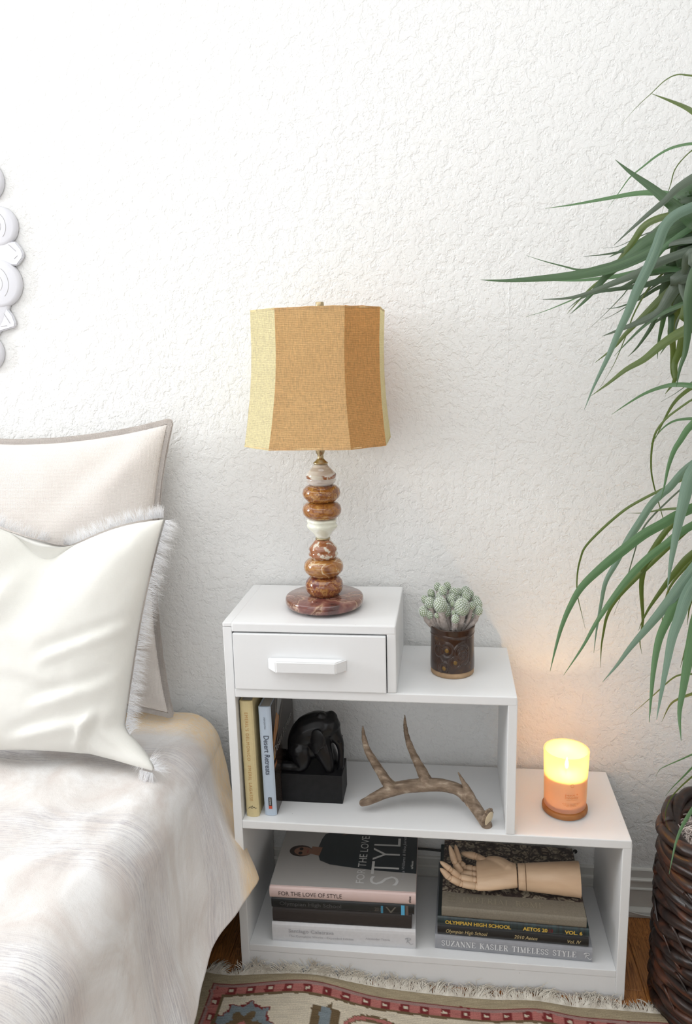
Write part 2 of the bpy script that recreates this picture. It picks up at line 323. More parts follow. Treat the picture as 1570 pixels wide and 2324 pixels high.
M = dict(
 wall=m_wall(), ceiling=mat('ceiling_paint', (.85, .85, .84), .8), side=mat('side_wall_paint', (.84, .84, .83), .8),
 base=m_paint('trim_paint', (.70, .69, .65), .35), paint=m_paint('white_paint'), oak=m_wood(), gap=mat('dark_gap', (.02, .015, .01), .9),
 brass=mat('aged_brass', (.42, .33, .20), .3, 1), dark=mat('dark_plastic', (.03, .025, .025), .5),
 shade=m_shade('burlap_tan', (.86, .61, .325), .10), shade_lit=m_shade('burlap_lit', (.87, .80, .54), .12), shade_shadowed=m_shade('burlap_shaded', (.76, .47, .205), .10),  # one burlap; paler and browner copies carry light and shade in their colour
 pinkcloth=m_fabric('cream_twill', (.79, .735, .695), 700, bump=.5, var=.03), ivory=m_fabric('ivory_linen', (.80, .79, .745), 1300, bump=.2, var=.02),
 sheet=m_fabric('white_sheet', (.82, .82, .80), 1500, bump=.1), fringe=mat('white_thread', (.92, .92, .93), .9, spec=.1), valance=m_fabric('grey_bed_cloth', (.22, .20, .21), 900),
 duvet=m_duvet(), rug=m_attr('kilim_wool', 'Col'), rugfringe=m_noisy('cream_cotton', [(.3, (.48, .43, .36)), (.7, (.72, .68, .60))], 60, .9, .3),
 antler=m_noisy('antler_bone', [(.30, (.12, .08, .055)), (.46, (.20, .145, .10)), (.58, (.27, .20, .145)), (.72, (.46, .38, .29))], 48, .55, .8, .0016, (.7, 3.2, 1.6), .3, 7),
 bone=mat('bone_cut', (.66, .55, .38), .6), ebony=m_noisy('black_lacquer', [(.3, (.004, .004, .005)), (.7, (.008, .008, .009))], 30, .30, .12, .0008, spec=.32),
 blackstone=m_noisy('black_block', [(.3, (.004, .004, .005)), (.7, (.009, .009, .010))], 80, .5, .15, .0006, spec=.3),
 handwood=m_noisy('beech', [(.3, (.66, .45, .29)), (.7, (.77, .56, .38))], 6, .42, .05, .0004, (1, 9, 9)),
 pot=m_noisy('brown_glaze', [(.3, (.018, .008, .006)), (.6, (.048, .021, .011)), (.85, (.13, .062, .012))], 22, .14, .1, .0008, spec=.6),
 clay=m_noisy('bare_clay', [(.35, (.36, .23, .13)), (.7, (.47, .32, .19))], 60, .85, .2, .0005),
 soil=m_noisy('soil', [(.3, (.03, .02, .015)), (.7, (.09, .07, .05))], 90, .95, .8, .003),
 cactus=m_noisy('cactus_skin', [(.3, (.10, .19, .045)), (.7, (.27, .38, .13))], 60, .6, .2, .0005), cactus_old=m_noisy('cactus_old', [(.3, (.32, .27, .24)), (.7, (.54, .48, .45))], 90, .8, .3, .0008),
 spine=mat('cactus_spines', (.92, .94, .92), .8, spec=.2), glaze=mat('ochre_glaze', (.16, .085, .012), .2),
 glass=m_glass(), lid=m_noisy('candle_wood', [(.3, (.28, .10, .025)), (.7, (.42, .17, .045))], 9, .5, .1, .0005, (1, 8, 1)),
 moss=mat('dried_moss', (.68, .60, .56), .9, spec=.1), inner=mat('planter_pot', (.02, .018, .016), .7), trunk=m_noisy('bark', [(.3, (.12, .08, .05)), (.7, (.25, .18, .12))], 30, .9, .6, .003),
 vine=m_noisy('vine', [(.36, (.008, .005, .0045)), (.54, (.022, .010, .007)), (.66, (.075, .024, .011)), (.8, (.16, .055, .018))], 11, .38, .6, .003, (1, 1, 3), .45, 5, 1.2),
 cord=mat('cord_white', (.62, .61, .58), .5), cord_b=mat('cord_black', (.015, .015, .015), .4), plaque=m_paint('plaque_white', (.69, .69, .73), .6), groove=mat('groove', (.35, .34, .33), .8),
 paper=m_noisy('page_edges', [(.3, (.34, .32, .29)), (.7, (.52, .50, .46))], 8, .9, .4, .0008, (4, 4, 400)),
)
LEAFM = [m_leaf('leaf_green', (.030, .065, .030), (.065, .125, .052)), m_leaf('leaf_mid', (.045, .11, .045), (.09, .18, .075)),
         m_leaf('leaf_olive', (.045, .075, .012), (.10, .14, .03)), m_leaf('leaf_grey', (.045, .065, .045), (.10, .13, .095)),
         m_leaf('leaf_dark', (.018, .04, .017), (.045, .085, .035)), m_leaf('leaf_blue', (.075, .135, .105), (.15, .225, .17))]
_n = N(M['fringe']); _t = _n.new('ShaderNodeBsdfTranslucent'); _t.inputs[0].default_value = (.92, .92, .93, 1); _m = _n.new('ShaderNodeMixShader'); _m.inputs[0].default_value = .45
_n.link(_n.b.outputs[0], _m.inputs[1]); _n.link(_t.outputs[0], _m.inputs[2]); _n.link(_m.outputs[0], M['fringe'].node_tree.nodes['Material Output'].inputs[0])
def ink(name, col, rough=.5, metal=0): return mat(name, col, rough, metal)

# ------------------------------------------------------------------ the room
XL, XR, YB, ZC = -3.4, 1.95, -3.6, 2.55
def st(o): o['kind'] = 'structure'; return o
st(obj('wall_back', box(XL, XR, 0, .1, -.02, ZC), M['wall']))
st(obj('wall_left', box(XL-.1, XL, YB, 0, -.02, ZC), M['side']))
st(obj('wall_right', box(XR, XR+.1, YB, 0, -.02, ZC), M['side']))
bm = box(XL, XR, YB-.1, YB, -.02, .93); bx(bm, XL, XR, YB-.1, YB, 2.27, ZC); bx(bm, XL, -2.72, YB-.1, YB, .93, 2.27); bx(bm, .72, XR, YB-.1, YB, .93, 2.27)
st(obj('wall_front', bm, M['side']))
st(obj('ceiling', box(XL, XR, YB, 0, ZC, ZC+.1), M['ceiling']))
fl = st(obj('floor', box(XL, XR, YB, 0, -.06, -.0145), M['gap']))
pw = .0715; i = 0; x = XL; meshes = {}
def plank_mesh(Lp):
    me = bpy.data.meshes.new('plank'); b = box(0, pw-.0008, 0, Lp-.0008, -.0145, 0, .0009, 1); b.to_mesh(me); b.free(); me.materials.append(M['oak']); return me
PM = [plank_mesh(1.0), plank_mesh(1.55), plank_mesh(.78), plank_mesh(1.22)]; PL = [1.0, 1.55, .78, 1.22]
while x < XR-pw:
    y = YB - random.random()*.7
    while y < -.02:
        k = random.randrange(4)
        if y+PL[k] > -.001:
            Lr = -.002-y; me = plank_mesh(Lr) if Lr > .05 else None; ln = Lr
        else: me, ln = PM[k], PL[k]
        if y+ln < -1.9 or me is None: y += ln; continue     # nothing of it can be seen behind the camera
        o = bpy.data.objects.new('floor_plank', me); COL.objects.link(o); o.location = (x, y, 0); o.parent = fl; y += ln
    x += pw
prof = [(-.0, .120), (-.006, .120), (-.008, .117), (-.008, .098), (-.010, .0955), (-.013, .0935), (-.0135, .0905), (-.0105, .0885), (-.0105, .0725), (-.0135, .0705), (-.0145, .068), (-.0125, .066), (-.0125, .020), (-.016, .019), (-.0235, .014), (-.026, .006), (-.026, 0), (0, 0)]
bm = bmesh.new(); rows = [[(xx, y, z) for y, z in prof] for xx in (XL, XR)]; grid(rows, bm=bm); bmesh.ops.recalc_face_normals(bm, faces=bm.faces)
st(obj('baseboard_back', bm, M['base']))
# hairline crack ridge in the plaster
bm = bmesh.new(); P = []
for k in range(60):
    t = k/59; z = 1.55-.50*t; xx = .594-.002*k/59-.036*max(0, t-.45)/.55*1.0+.0012*sin(k*1.9)+.001*random.random(); P.append((xx, -.0002, z))
tube(P, .0006, 5, bm); tr = obj('crack_ridge', bm, M['wall'], bpy.data.objects['wall_back'])

ANTLER = [
 [(0.5461,-0.2620,0.3851,0.0120),(0.5375,-0.2570,0.3981,0.0125),(0.5248,-0.2450,0.4123,0.0130),(0.5048,-0.2300,0.4300,0.0136),(0.4820,-0.2200,0.4416,0.0127),(0.4456,-0.2120,0.4444,0.0143),(0.4087,-0.2100,0.4400,0.0148),(0.3743,-0.2130,0.4373,0.0144),(0.3424,-0.2180,0.4305,0.0144),(0.3179,-0.2240,0.4220,0.0124),(0.2924,-0.2320,0.4111,0.0104),(0.2785,-0.2360,0.4063,0.0081)],
 [(0.3424,-0.2180,0.4346,0.0136),(0.3300,-0.2150,0.4485,0.0124),(0.3174,-0.2100,0.4668,0.0104),(0.3000,-0.2050,0.4930,0.0092),(0.2862,-0.2000,0.5167,0.0075),(0.2797,-0.1970,0.5445,0.0055),(0.2779,-0.1950,0.5681,0.0020)],
 [(0.4186,-0.2100,0.4446,0.0148),(0.4099,-0.2050,0.4656,0.0119),(0.3961,-0.1950,0.4891,0.0094),(0.3824,-0.1870,0.5166,0.0075),(0.3736,-0.1800,0.5422,0.0060),(0.3698,-0.1750,0.5665,0.0040),(0.3693,-0.1720,0.5865,0.0017)],
 [(0.5154,-0.2380,0.4235,0.0121),(0.5069,-0.2360,0.4458,0.0092),(0.4962,-0.2300,0.4656,0.0048),(0.4866,-0.2250,0.4835,0.0015)]]
ELEPHANT = [
 [(0.1254,-0.1650,0.4837,0.0229),(0.1325,-0.1650,0.5143,0.0278),(0.1494,-0.1650,0.5364,0.0327),(0.1738,-0.1650,0.5481,0.0326),(0.1919,-0.1650,0.5531,0.0276)],
 [(0.1736,-0.1650,0.5417,0.0217),(0.1959,-0.1650,0.5532,0.0232),(0.2026,-0.1650,0.5407,0.0207),(0.2114,-0.1670,0.5272,0.0142),(0.2194,-0.1690,0.5157,0.0102),(0.2236,-0.1710,0.4998,0.0079),(0.2241,-0.1730,0.4795,0.0067),(0.2237,-0.1750,0.4590,0.0067),(0.2186,-0.1760,0.4496,0.0059)],
 [(0.1746,-0.1750,0.5213,0.0266),(0.1850,-0.1820,0.4998,0.0196),(0.1947,-0.1850,0.4740,0.0142),(0.1993,-0.1870,0.4539,0.0098)],
 [(0.1742,-0.1500,0.5082,0.0240),(0.1889,-0.1450,0.4800,0.0171),(0.2038,-0.1420,0.4484,0.0121),(0.2097,-0.1420,0.4387,0.0097)],
 [(0.1326,-0.1800,0.4964,0.0257),(0.1372,-0.1870,0.4768,0.0197),(0.1333,-0.1900,0.4633,0.0130),(0.1152,-0.1900,0.4613,0.0107),(0.0931,-0.1900,0.4614,0.0103)],
 [(0.1222,-0.1480,0.4831,0.0222),(0.1080,-0.1420,0.4639,0.0142),(0.0890,-0.1400,0.4619,0.0106)],
 [(0.1804,-0.1750,0.5809,0.0082),(0.1863,-0.1750,0.5790,0.0078)],
 [(0.2017,-0.1600,0.5722,0.0114),(0.2053,-0.1580,0.5692,0.0103)],
 [(0.1086,-0.1650,0.5219,0.0028),(0.1035,-0.1650,0.4958,0.0024),(0.1035,-0.1650,0.4697,0.0020)]]
EAR_LEFT = [(0.1793,-0.1920,0.5514,0.0175)]
CACTUS = [(0.4416,-0.1500,0.8776,0.0071),(0.4526,-0.1700,0.8757,0.0078),(0.4619,-0.1400,0.8765,0.0071),(0.4275,-0.1500,0.8626,0.0071),(0.4495,-0.1650,0.8595,0.0097),(0.4138,-0.1600,0.8524,0.0066),(0.4256,-0.1780,0.8502,0.0090),(0.4124,-0.1800,0.8311,0.0086),(0.4248,-0.1800,0.8247,0.0072),(0.4481,-0.1900,0.8497,0.0120),(0.4589,-0.1750,0.8335,0.0112),(0.4760,-0.1500,0.8633,0.0091),(0.4712,-0.1700,0.8581,0.0078),(0.4855,-0.1400,0.8620,0.0076),(0.5012,-0.1400,0.8639,0.0092),(0.5023,-0.1600,0.8587,0.0078),(0.5114,-0.1400,0.8591,0.0066),(0.4742,-0.1800,0.8501,0.0054),(0.4925,-0.1900,0.8456,0.0136),(0.5133,-0.1800,0.8459,0.0065),(0.5228,-0.1500,0.8476,0.0082),(0.5262,-0.1650,0.8428,0.0090),(0.5282,-0.1750,0.8331,0.0074),(0.5140,-0.1650,0.8246,0.0094),(0.4757,-0.1950,0.8357,0.0043),(0.4795,-0.2030,0.8240,0.0071),(0.4405,-0.1900,0.8268,0.0046),(0.4337,-0.1500,0.8462,0.0079),(0.4635,-0.1500,0.8500,0.0071),(0.4854,-0.1550,0.8486,0.0079),(0.4760,-0.1650,0.8321,0.0078),(0.4199,-0.1650,0.8360,0.0071)]
LAMP_PROFILES = [
 ('brass_neck',[(0.0009,1.1494),(0.0148,1.1494),(0.0158,1.1522),(0.0139,1.1540),(0.0102,1.1568),(0.0065,1.1615),(0.0069,1.1652),(0.0060,1.1680),(0.0088,1.1726),(0.0097,1.1782),(0.0092,1.1875),(0.0009,1.1884)]),
 ('stone_pale',[(0.0009,1.1014),(0.0186,1.1024),(0.0252,1.1062),(0.0298,1.1109),(0.0316,1.1156),(0.0302,1.1184),(0.0307,1.1212),(0.0321,1.1259),(0.0297,1.1306),(0.0223,1.1391),(0.0158,1.1456),(0.0139,1.1494),(0.0009,1.1494)]),
 ('stone_ring',[(0.0009,1.0673),(0.0243,1.0682),(0.0327,1.0730),(0.0383,1.0796),(0.0406,1.0882),(0.0382,1.0967),(0.0326,1.1024),(0.0261,1.1052),(0.0009,1.1062)]),
 ('stone_ring',[(0.0009,1.0309),(0.0263,1.0319),(0.0348,1.0367),(0.0404,1.0443),(0.0417,1.0530),(0.0394,1.0606),(0.0337,1.0663),(0.0243,1.0692),(0.0009,1.0701)]),
 ('stone_white',[(0.0009,0.9903),(0.0142,0.9903),(0.0161,0.9942),(0.0226,1.0039),(0.0302,1.0126),(0.0325,1.0174),(0.0320,1.0203),(0.0301,1.0232),(0.0320,1.0261),(0.0325,1.0290),(0.0301,1.0319),(0.0244,1.0338),(0.0009,1.0347)]),
 ('brass_collar',[(0.0009,0.9874),(0.0156,0.9874),(0.0161,0.9889),(0.0156,0.9903),(0.0009,0.9903)]),
 ('stone_ring_b',[(0.0010,0.9415),(0.0209,0.9425),(0.0266,0.9464),(0.0304,0.9513),(0.0318,0.9552),(0.0294,0.9591),(0.0294,0.9621),(0.0308,0.9660),(0.0294,0.9699),(0.0227,0.9777),(0.0170,0.9845),(0.0142,0.9874),(0.0009,0.9884)]),
 ('stone_ring',[(0.0010,0.9050),(0.0258,0.9060),(0.0353,0.9109),(0.0415,0.9188),(0.0428,0.9277),(0.0404,0.9366),(0.0342,0.9425),(0.0257,0.9454),(0.0009,0.9464)]),
 ('stone_ring',[(0.0010,0.8601),(0.0230,0.8611),(0.0317,0.8651),(0.0388,0.8741),(0.0412,0.8851),(0.0392,0.8950),(0.0325,0.9030),(0.0248,0.9070),(0.0010,0.9079)])]
LEAVES = [
(0.0031,2,0,[(0.774,-0.200,1.771),(0.789,-0.239,1.787),(0.806,-0.277,1.799),(0.819,-0.309,1.808),(0.832,-0.333,1.809),(0.848,-0.360,1.798)]),
(0.0096,2,0,[(0.819,-0.220,1.815),(0.838,-0.273,1.787),(0.852,-0.318,1.763),(0.862,-0.360,1.739)]),
(0.0045,1,0,[(0.757,-0.200,1.629),(0.767,-0.222,1.646),(0.773,-0.235,1.656),(0.782,-0.256,1.670),(0.797,-0.279,1.681),(0.813,-0.304,1.692),(0.829,-0.327,1.698),(0.847,-0.350,1.698),(0.862,-0.370,1.694)]),
(0.0026,2,0,[(0.852,-0.200,1.610),(0.850,-0.238,1.636),(0.849,-0.266,1.653),(0.847,-0.294,1.670),(0.853,-0.322,1.683),(0.865,-0.360,1.692)]),
(0.0210,0,0,[(0.731,-0.380,1.674),(0.753,-0.393,1.651),(0.780,-0.408,1.626),(0.806,-0.424,1.599),(0.831,-0.440,1.573),(0.849,-0.450,1.558)]),
(0.0081,1,0,[(0.637,-0.250,1.625),(0.683,-0.278,1.625),(0.735,-0.311,1.627),(0.772,-0.336,1.628),(0.798,-0.354,1.625),(0.819,-0.369,1.619),(0.859,-0.400,1.598)]),
(0.0134,3,0,[(0.730,-0.400,1.538),(0.753,-0.412,1.560),(0.778,-0.425,1.582),(0.798,-0.435,1.598),(0.812,-0.444,1.613),(0.831,-0.454,1.625),(0.844,-0.460,1.630)]),
(0.0039,3,0,[(0.741,-0.250,1.552),(0.764,-0.270,1.552),(0.792,-0.300,1.563),(0.814,-0.324,1.568),(0.867,-0.380,1.567)]),
(0.0106,2,0,[(0.686,-0.220,1.440),(0.719,-0.254,1.480),(0.747,-0.279,1.503),(0.764,-0.301,1.529),(0.779,-0.323,1.555),(0.792,-0.343,1.576),(0.817,-0.364,1.585),(0.860,-0.400,1.585)]),
(0.0200,0,0,[(0.677,-0.320,1.435),(0.703,-0.334,1.460),(0.732,-0.354,1.497),(0.757,-0.367,1.517),(0.782,-0.382,1.539),(0.810,-0.397,1.554),(0.855,-0.420,1.572)]),
(0.0179,0,0,[(0.520,-0.300,1.500),(0.564,-0.314,1.496),(0.621,-0.332,1.496),(0.676,-0.350,1.498),(0.719,-0.365,1.503),(0.750,-0.376,1.511),(0.779,-0.388,1.522),(0.812,-0.402,1.538),(0.856,-0.420,1.546)]),
(0.0055,0,0,[(0.610,-0.200,1.550),(0.640,-0.218,1.537),(0.672,-0.237,1.525),(0.703,-0.256,1.515),(0.735,-0.277,1.519),(0.760,-0.294,1.525),(0.817,-0.340,1.551),(0.867,-0.380,1.559)]),
(0.0104,1,0,[(0.639,-0.260,1.498),(0.697,-0.292,1.494),(0.752,-0.325,1.496),(0.789,-0.349,1.501),(0.820,-0.369,1.501),(0.865,-0.400,1.499)]),
(0.0125,3,0,[(0.626,-0.340,1.460),(0.666,-0.355,1.460),(0.697,-0.368,1.466),(0.735,-0.384,1.480),(0.767,-0.399,1.492),(0.800,-0.415,1.508),(0.852,-0.440,1.526)]),
(0.0112,4,0,[(0.677,-0.280,1.445),(0.698,-0.296,1.462),(0.729,-0.317,1.472),(0.765,-0.339,1.475),(0.796,-0.360,1.478),(0.823,-0.380,1.486),(0.863,-0.410,1.495)]),
(0.0050,1,0,[(0.610,-0.220,1.436),(0.643,-0.237,1.445),(0.680,-0.258,1.459),(0.707,-0.274,1.470),(0.770,-0.312,1.491),(0.870,-0.380,1.522)]),
(0.0140,5,0,[(0.685,-0.450,1.276),(0.699,-0.451,1.315),(0.719,-0.452,1.361),(0.733,-0.453,1.398),(0.747,-0.455,1.432),(0.758,-0.455,1.463),(0.774,-0.457,1.499),(0.785,-0.457,1.529),(0.794,-0.458,1.556),(0.810,-0.459,1.573),(0.842,-0.460,1.586)]),
(0.0089,1,0,[(0.764,-0.360,1.414),(0.773,-0.370,1.441),(0.783,-0.382,1.471),(0.794,-0.396,1.507),(0.811,-0.408,1.534),(0.852,-0.430,1.563)]),
(0.0083,4,0,[(0.752,-0.250,1.445),(0.772,-0.268,1.447),(0.801,-0.297,1.459),(0.822,-0.323,1.474),(0.846,-0.350,1.482),(0.872,-0.380,1.490)]),
(0.0031,4,0,[(0.734,-0.200,1.414),(0.757,-0.226,1.440),(0.778,-0.251,1.466),(0.796,-0.274,1.487),(0.875,-0.360,1.538)]),
(0.0136,2,0,[(0.729,-0.280,1.348),(0.757,-0.300,1.374),(0.773,-0.316,1.397),(0.796,-0.336,1.425),(0.818,-0.356,1.452),(0.835,-0.372,1.470),(0.865,-0.400,1.501)]),
(0.0091,0,0,[(0.753,-0.330,1.360),(0.768,-0.344,1.380),(0.790,-0.365,1.407),(0.812,-0.383,1.426),(0.839,-0.403,1.440),(0.863,-0.420,1.447)]),
(0.0160,2,0,[(0.711,-0.360,1.293),(0.736,-0.373,1.314),(0.761,-0.386,1.337),(0.787,-0.399,1.354),(0.808,-0.412,1.375),(0.828,-0.423,1.391),(0.859,-0.440,1.411)]),
(0.0176,0,0,[(0.825,-0.460,1.310),(0.828,-0.463,1.340),(0.834,-0.465,1.366),(0.835,-0.469,1.406),(0.833,-0.472,1.444),(0.839,-0.476,1.482),(0.857,-0.480,1.518)]),
(0.0082,1,1,[(0.759,-0.300,1.255),(0.780,-0.323,1.275),(0.802,-0.349,1.294),(0.824,-0.372,1.306),(0.844,-0.392,1.311),(0.871,-0.420,1.309)]),
(0.0078,2,1,[(0.841,-0.280,1.202),(0.846,-0.313,1.240),(0.852,-0.348,1.275),(0.863,-0.375,1.297),(0.877,-0.400,1.310)]),
(0.0055,1,1,[(0.843,-0.250,1.194),(0.850,-0.290,1.225),(0.861,-0.322,1.243),(0.875,-0.353,1.250),(0.887,-0.380,1.251)]),
(0.0104,5,0,[(0.849,-0.300,1.411),(0.850,-0.321,1.445),(0.850,-0.344,1.480),(0.849,-0.370,1.519),(0.862,-0.400,1.554)]),
(0.0022,4,1,[(0.870,-0.200,1.270),(0.879,-0.257,1.288),(0.889,-0.360,1.319)]),
(0.0030,2,0,[(0.752,-0.220,1.301),(0.770,-0.244,1.343),(0.783,-0.271,1.392),(0.793,-0.298,1.439),(0.817,-0.332,1.488),(0.869,-0.380,1.530)]),
(0.0037,4,0,[(0.749,-0.220,1.425),(0.774,-0.246,1.439),(0.797,-0.275,1.458),(0.826,-0.316,1.483),(0.870,-0.380,1.514)]),
(0.0115,4,0,[(0.772,-0.240,1.524),(0.801,-0.291,1.544),(0.830,-0.342,1.556),(0.861,-0.400,1.562)]),
(0.0119,4,0,[(0.725,-0.240,1.477),(0.764,-0.274,1.477),(0.798,-0.313,1.496),(0.829,-0.353,1.518),(0.863,-0.400,1.538)]),
(0.0131,0,0,[(0.776,-0.280,1.499),(0.809,-0.327,1.497),(0.834,-0.370,1.503),(0.858,-0.420,1.513)]),
(0.0120,3,0,[(0.775,-0.360,1.517),(0.799,-0.391,1.531),(0.823,-0.420,1.537),(0.848,-0.450,1.538)]),
(0.0101,4,0,[(0.803,-0.300,1.462),(0.824,-0.348,1.489),(0.840,-0.383,1.504),(0.858,-0.420,1.515)]),
(0.0073,2,0,[(0.856,-0.330,1.444),(0.858,-0.358,1.464),(0.860,-0.384,1.482),(0.867,-0.420,1.502)]),
(0.0035,1,0,[(0.822,-0.250,1.428),(0.842,-0.296,1.443),(0.858,-0.339,1.457),(0.873,-0.380,1.468)]),
(0.0084,1,0,[(0.830,-0.280,1.578),(0.841,-0.321,1.594),(0.847,-0.366,1.613),(0.858,-0.400,1.619)]),
(0.0074,2,0,[(0.845,-0.300,1.633),(0.852,-0.346,1.619),(0.859,-0.400,1.601)]),
(0.0043,2,1,[(0.745,-0.200,0.807),(0.734,-0.214,0.845),(0.721,-0.232,0.893),(0.717,-0.250,0.939),(0.720,-0.264,0.976),(0.727,-0.276,1.002),(0.753,-0.298,1.042),(0.785,-0.323,1.082),(0.812,-0.342,1.106),(0.838,-0.360,1.126),(0.879,-0.390,1.157),(0.891,-0.400,1.167)]),
(0.0129,1,1,[(0.619,-0.620,0.887),(0.628,-0.608,0.921),(0.638,-0.596,0.952),(0.651,-0.586,0.981),(0.670,-0.574,1.010),(0.702,-0.560,1.038),(0.734,-0.547,1.061),(0.768,-0.533,1.084),(0.798,-0.523,1.099),(0.824,-0.513,1.112),(0.863,-0.500,1.127)]),
(0.0103,5,1,[(0.716,-0.450,0.852),(0.719,-0.450,0.894),(0.725,-0.450,0.944),(0.731,-0.450,0.982),(0.747,-0.450,1.016),(0.763,-0.450,1.053),(0.781,-0.450,1.085),(0.799,-0.450,1.117),(0.815,-0.450,1.135),(0.827,-0.450,1.146),(0.854,-0.450,1.179)]),
(0.0106,1,1,[(0.658,-0.500,0.830),(0.688,-0.495,0.879),(0.709,-0.491,0.920),(0.734,-0.487,0.961),(0.763,-0.483,1.002),(0.792,-0.479,1.033),(0.821,-0.476,1.057),(0.839,-0.474,1.073),(0.874,-0.470,1.094)]),
(0.0110,1,1,[(0.800,-0.500,1.133),(0.806,-0.496,1.158),(0.811,-0.492,1.185),(0.819,-0.488,1.210),(0.829,-0.485,1.227),(0.847,-0.480,1.252)]),
(0.0031,2,1,[(0.877,-0.300,1.007),(0.866,-0.309,1.035),(0.843,-0.330,1.094),(0.828,-0.344,1.133),(0.819,-0.356,1.166),(0.815,-0.373,1.210),(0.821,-0.385,1.239),(0.842,-0.400,1.267)]),
(0.0052,2,1,[(0.795,-0.300,1.071),(0.817,-0.326,1.077),(0.841,-0.356,1.089),(0.863,-0.384,1.097),(0.889,-0.420,1.107)]),
(0.0086,2,1,[(0.835,-0.300,0.793),(0.827,-0.311,0.826),(0.827,-0.325,0.871),(0.815,-0.349,0.944),(0.816,-0.366,0.991),(0.827,-0.380,1.027),(0.838,-0.392,1.054),(0.848,-0.401,1.072),(0.873,-0.420,1.107)]),
(0.0105,2,1,[(0.814,-0.350,0.859),(0.817,-0.357,0.877),(0.825,-0.368,0.907),(0.838,-0.382,0.941),(0.854,-0.399,0.979),(0.870,-0.414,1.012),(0.890,-0.430,1.040)]),
(0.0155,5,1,[(0.702,-0.600,0.863),(0.725,-0.589,0.887),(0.746,-0.578,0.912),(0.772,-0.565,0.939),(0.797,-0.553,0.966),(0.819,-0.542,0.991),(0.841,-0.531,1.017),(0.862,-0.520,1.040)]),
(0.0075,2,1,[(0.767,-0.260,0.747),(0.763,-0.278,0.796),(0.763,-0.293,0.834),(0.765,-0.306,0.869),(0.774,-0.321,0.903),(0.796,-0.343,0.946),(0.838,-0.383,1.015),(0.875,-0.420,1.074)]),
(0.0131,1,1,[(0.754,-0.680,0.837),(0.763,-0.649,0.869),(0.772,-0.621,0.900),(0.785,-0.592,0.932),(0.802,-0.569,0.956),(0.823,-0.545,0.981),(0.848,-0.520,1.007)]),
(0.0154,5,1,[(0.753,-0.720,0.861),(0.767,-0.687,0.891),(0.780,-0.658,0.920),(0.794,-0.628,0.950),(0.809,-0.605,0.973),(0.828,-0.576,1.002),(0.854,-0.550,1.027)]),
(0.0177,1,1,[(0.794,-0.700,0.820),(0.798,-0.671,0.849),(0.810,-0.643,0.879),(0.823,-0.615,0.910),(0.842,-0.579,0.950),(0.863,-0.550,0.984)]),
(0.0178,5,1,[(0.785,-0.620,1.021),(0.791,-0.605,1.046),(0.800,-0.586,1.078),(0.809,-0.569,1.107),(0.820,-0.551,1.137),(0.830,-0.535,1.165),(0.845,-0.520,1.189)]),
(0.0035,2,1,[(0.831,-0.250,0.641),(0.850,-0.278,0.681),(0.868,-0.308,0.723),(0.884,-0.335,0.760),(0.897,-0.352,0.776),(0.920,-0.380,0.794)]),
(0.0065,2,1,[(0.879,-0.300,0.653),(0.882,-0.333,0.703),(0.890,-0.353,0.726),(0.906,-0.381,0.750),(0.916,-0.400,0.764)]),
(0.0027,3,1,[(0.790,-0.250,0.855),(0.802,-0.274,0.921),(0.807,-0.290,0.962),(0.811,-0.305,1.000),(0.816,-0.319,1.037),(0.833,-0.338,1.076),(0.882,-0.380,1.146)]),
(0.0030,3,1,[(0.777,-0.250,0.855),(0.797,-0.277,0.908),(0.826,-0.310,0.963),(0.861,-0.348,1.019),(0.887,-0.380,1.063)]),
(0.0073,2,1,[(0.877,-0.400,0.808),(0.880,-0.418,0.861),(0.881,-0.435,0.911),(0.887,-0.450,0.952)]),
(0.0073,2,1,[(0.884,-0.400,0.889),(0.881,-0.417,0.929),(0.884,-0.430,0.957),(0.893,-0.450,0.999)]),
(0.0049,2,1,[(0.869,-0.300,0.845),(0.863,-0.322,0.887),(0.862,-0.347,0.931),(0.868,-0.366,0.962),(0.885,-0.400,1.008)]),
(0.0019,3,1,[(0.898,-0.250,1.089),(0.898,-0.293,1.114),(0.900,-0.323,1.129),(0.902,-0.380,1.157)]),
(0.0052,1,1,[(0.860,-0.350,0.565),(0.864,-0.361,0.586),(0.874,-0.372,0.601),(0.891,-0.391,0.624),(0.907,-0.409,0.646),(0.916,-0.420,0.657)]),
(0.0059,1,1,[(0.871,-0.380,0.542),(0.880,-0.392,0.568),(0.893,-0.406,0.598),(0.904,-0.421,0.627),(0.914,-0.430,0.643)]),
(0.0037,2,1,[(0.903,-0.300,0.421),(0.891,-0.321,0.462),(0.888,-0.336,0.491),(0.890,-0.354,0.524),(0.899,-0.376,0.560),(0.911,-0.404,0.600),(0.918,-0.420,0.622)]),
(0.0111,1,1,[(0.820,-0.600,0.533),(0.830,-0.581,0.556),(0.839,-0.566,0.574),(0.853,-0.549,0.592),(0.873,-0.531,0.611),(0.888,-0.520,0.621)])]
FINGERS = [
 [(0.5287,-0.2220,0.2043,0.0087),(0.4936,-0.2250,0.2108,0.0082),(0.4681,-0.2280,0.2263,0.0077),(0.4473,-0.2250,0.2472,0.0026)],
 [(0.5231,-0.2120,0.2124,0.0082),(0.4899,-0.2150,0.2196,0.0082),(0.4707,-0.2180,0.2394,0.0072),(0.4472,-0.2150,0.2567,0.0026)],
 [(0.5245,-0.1950,0.2137,0.0083),(0.4968,-0.1920,0.2120,0.0084),(0.4799,-0.1860,0.2359,0.0078),(0.4683,-0.1650,0.2645,0.0034)],
 [(0.5256,-0.1780,0.2149,0.0084),(0.5050,-0.1720,0.2127,0.0084),(0.4907,-0.1650,0.2216,0.0079),(0.4816,-0.1450,0.2531,0.0035)],
 [(0.5559,-0.1650,0.2244,0.0095),(0.5304,-0.1500,0.2299,0.0090),(0.4950,-0.1400,0.2296,0.0064)]]

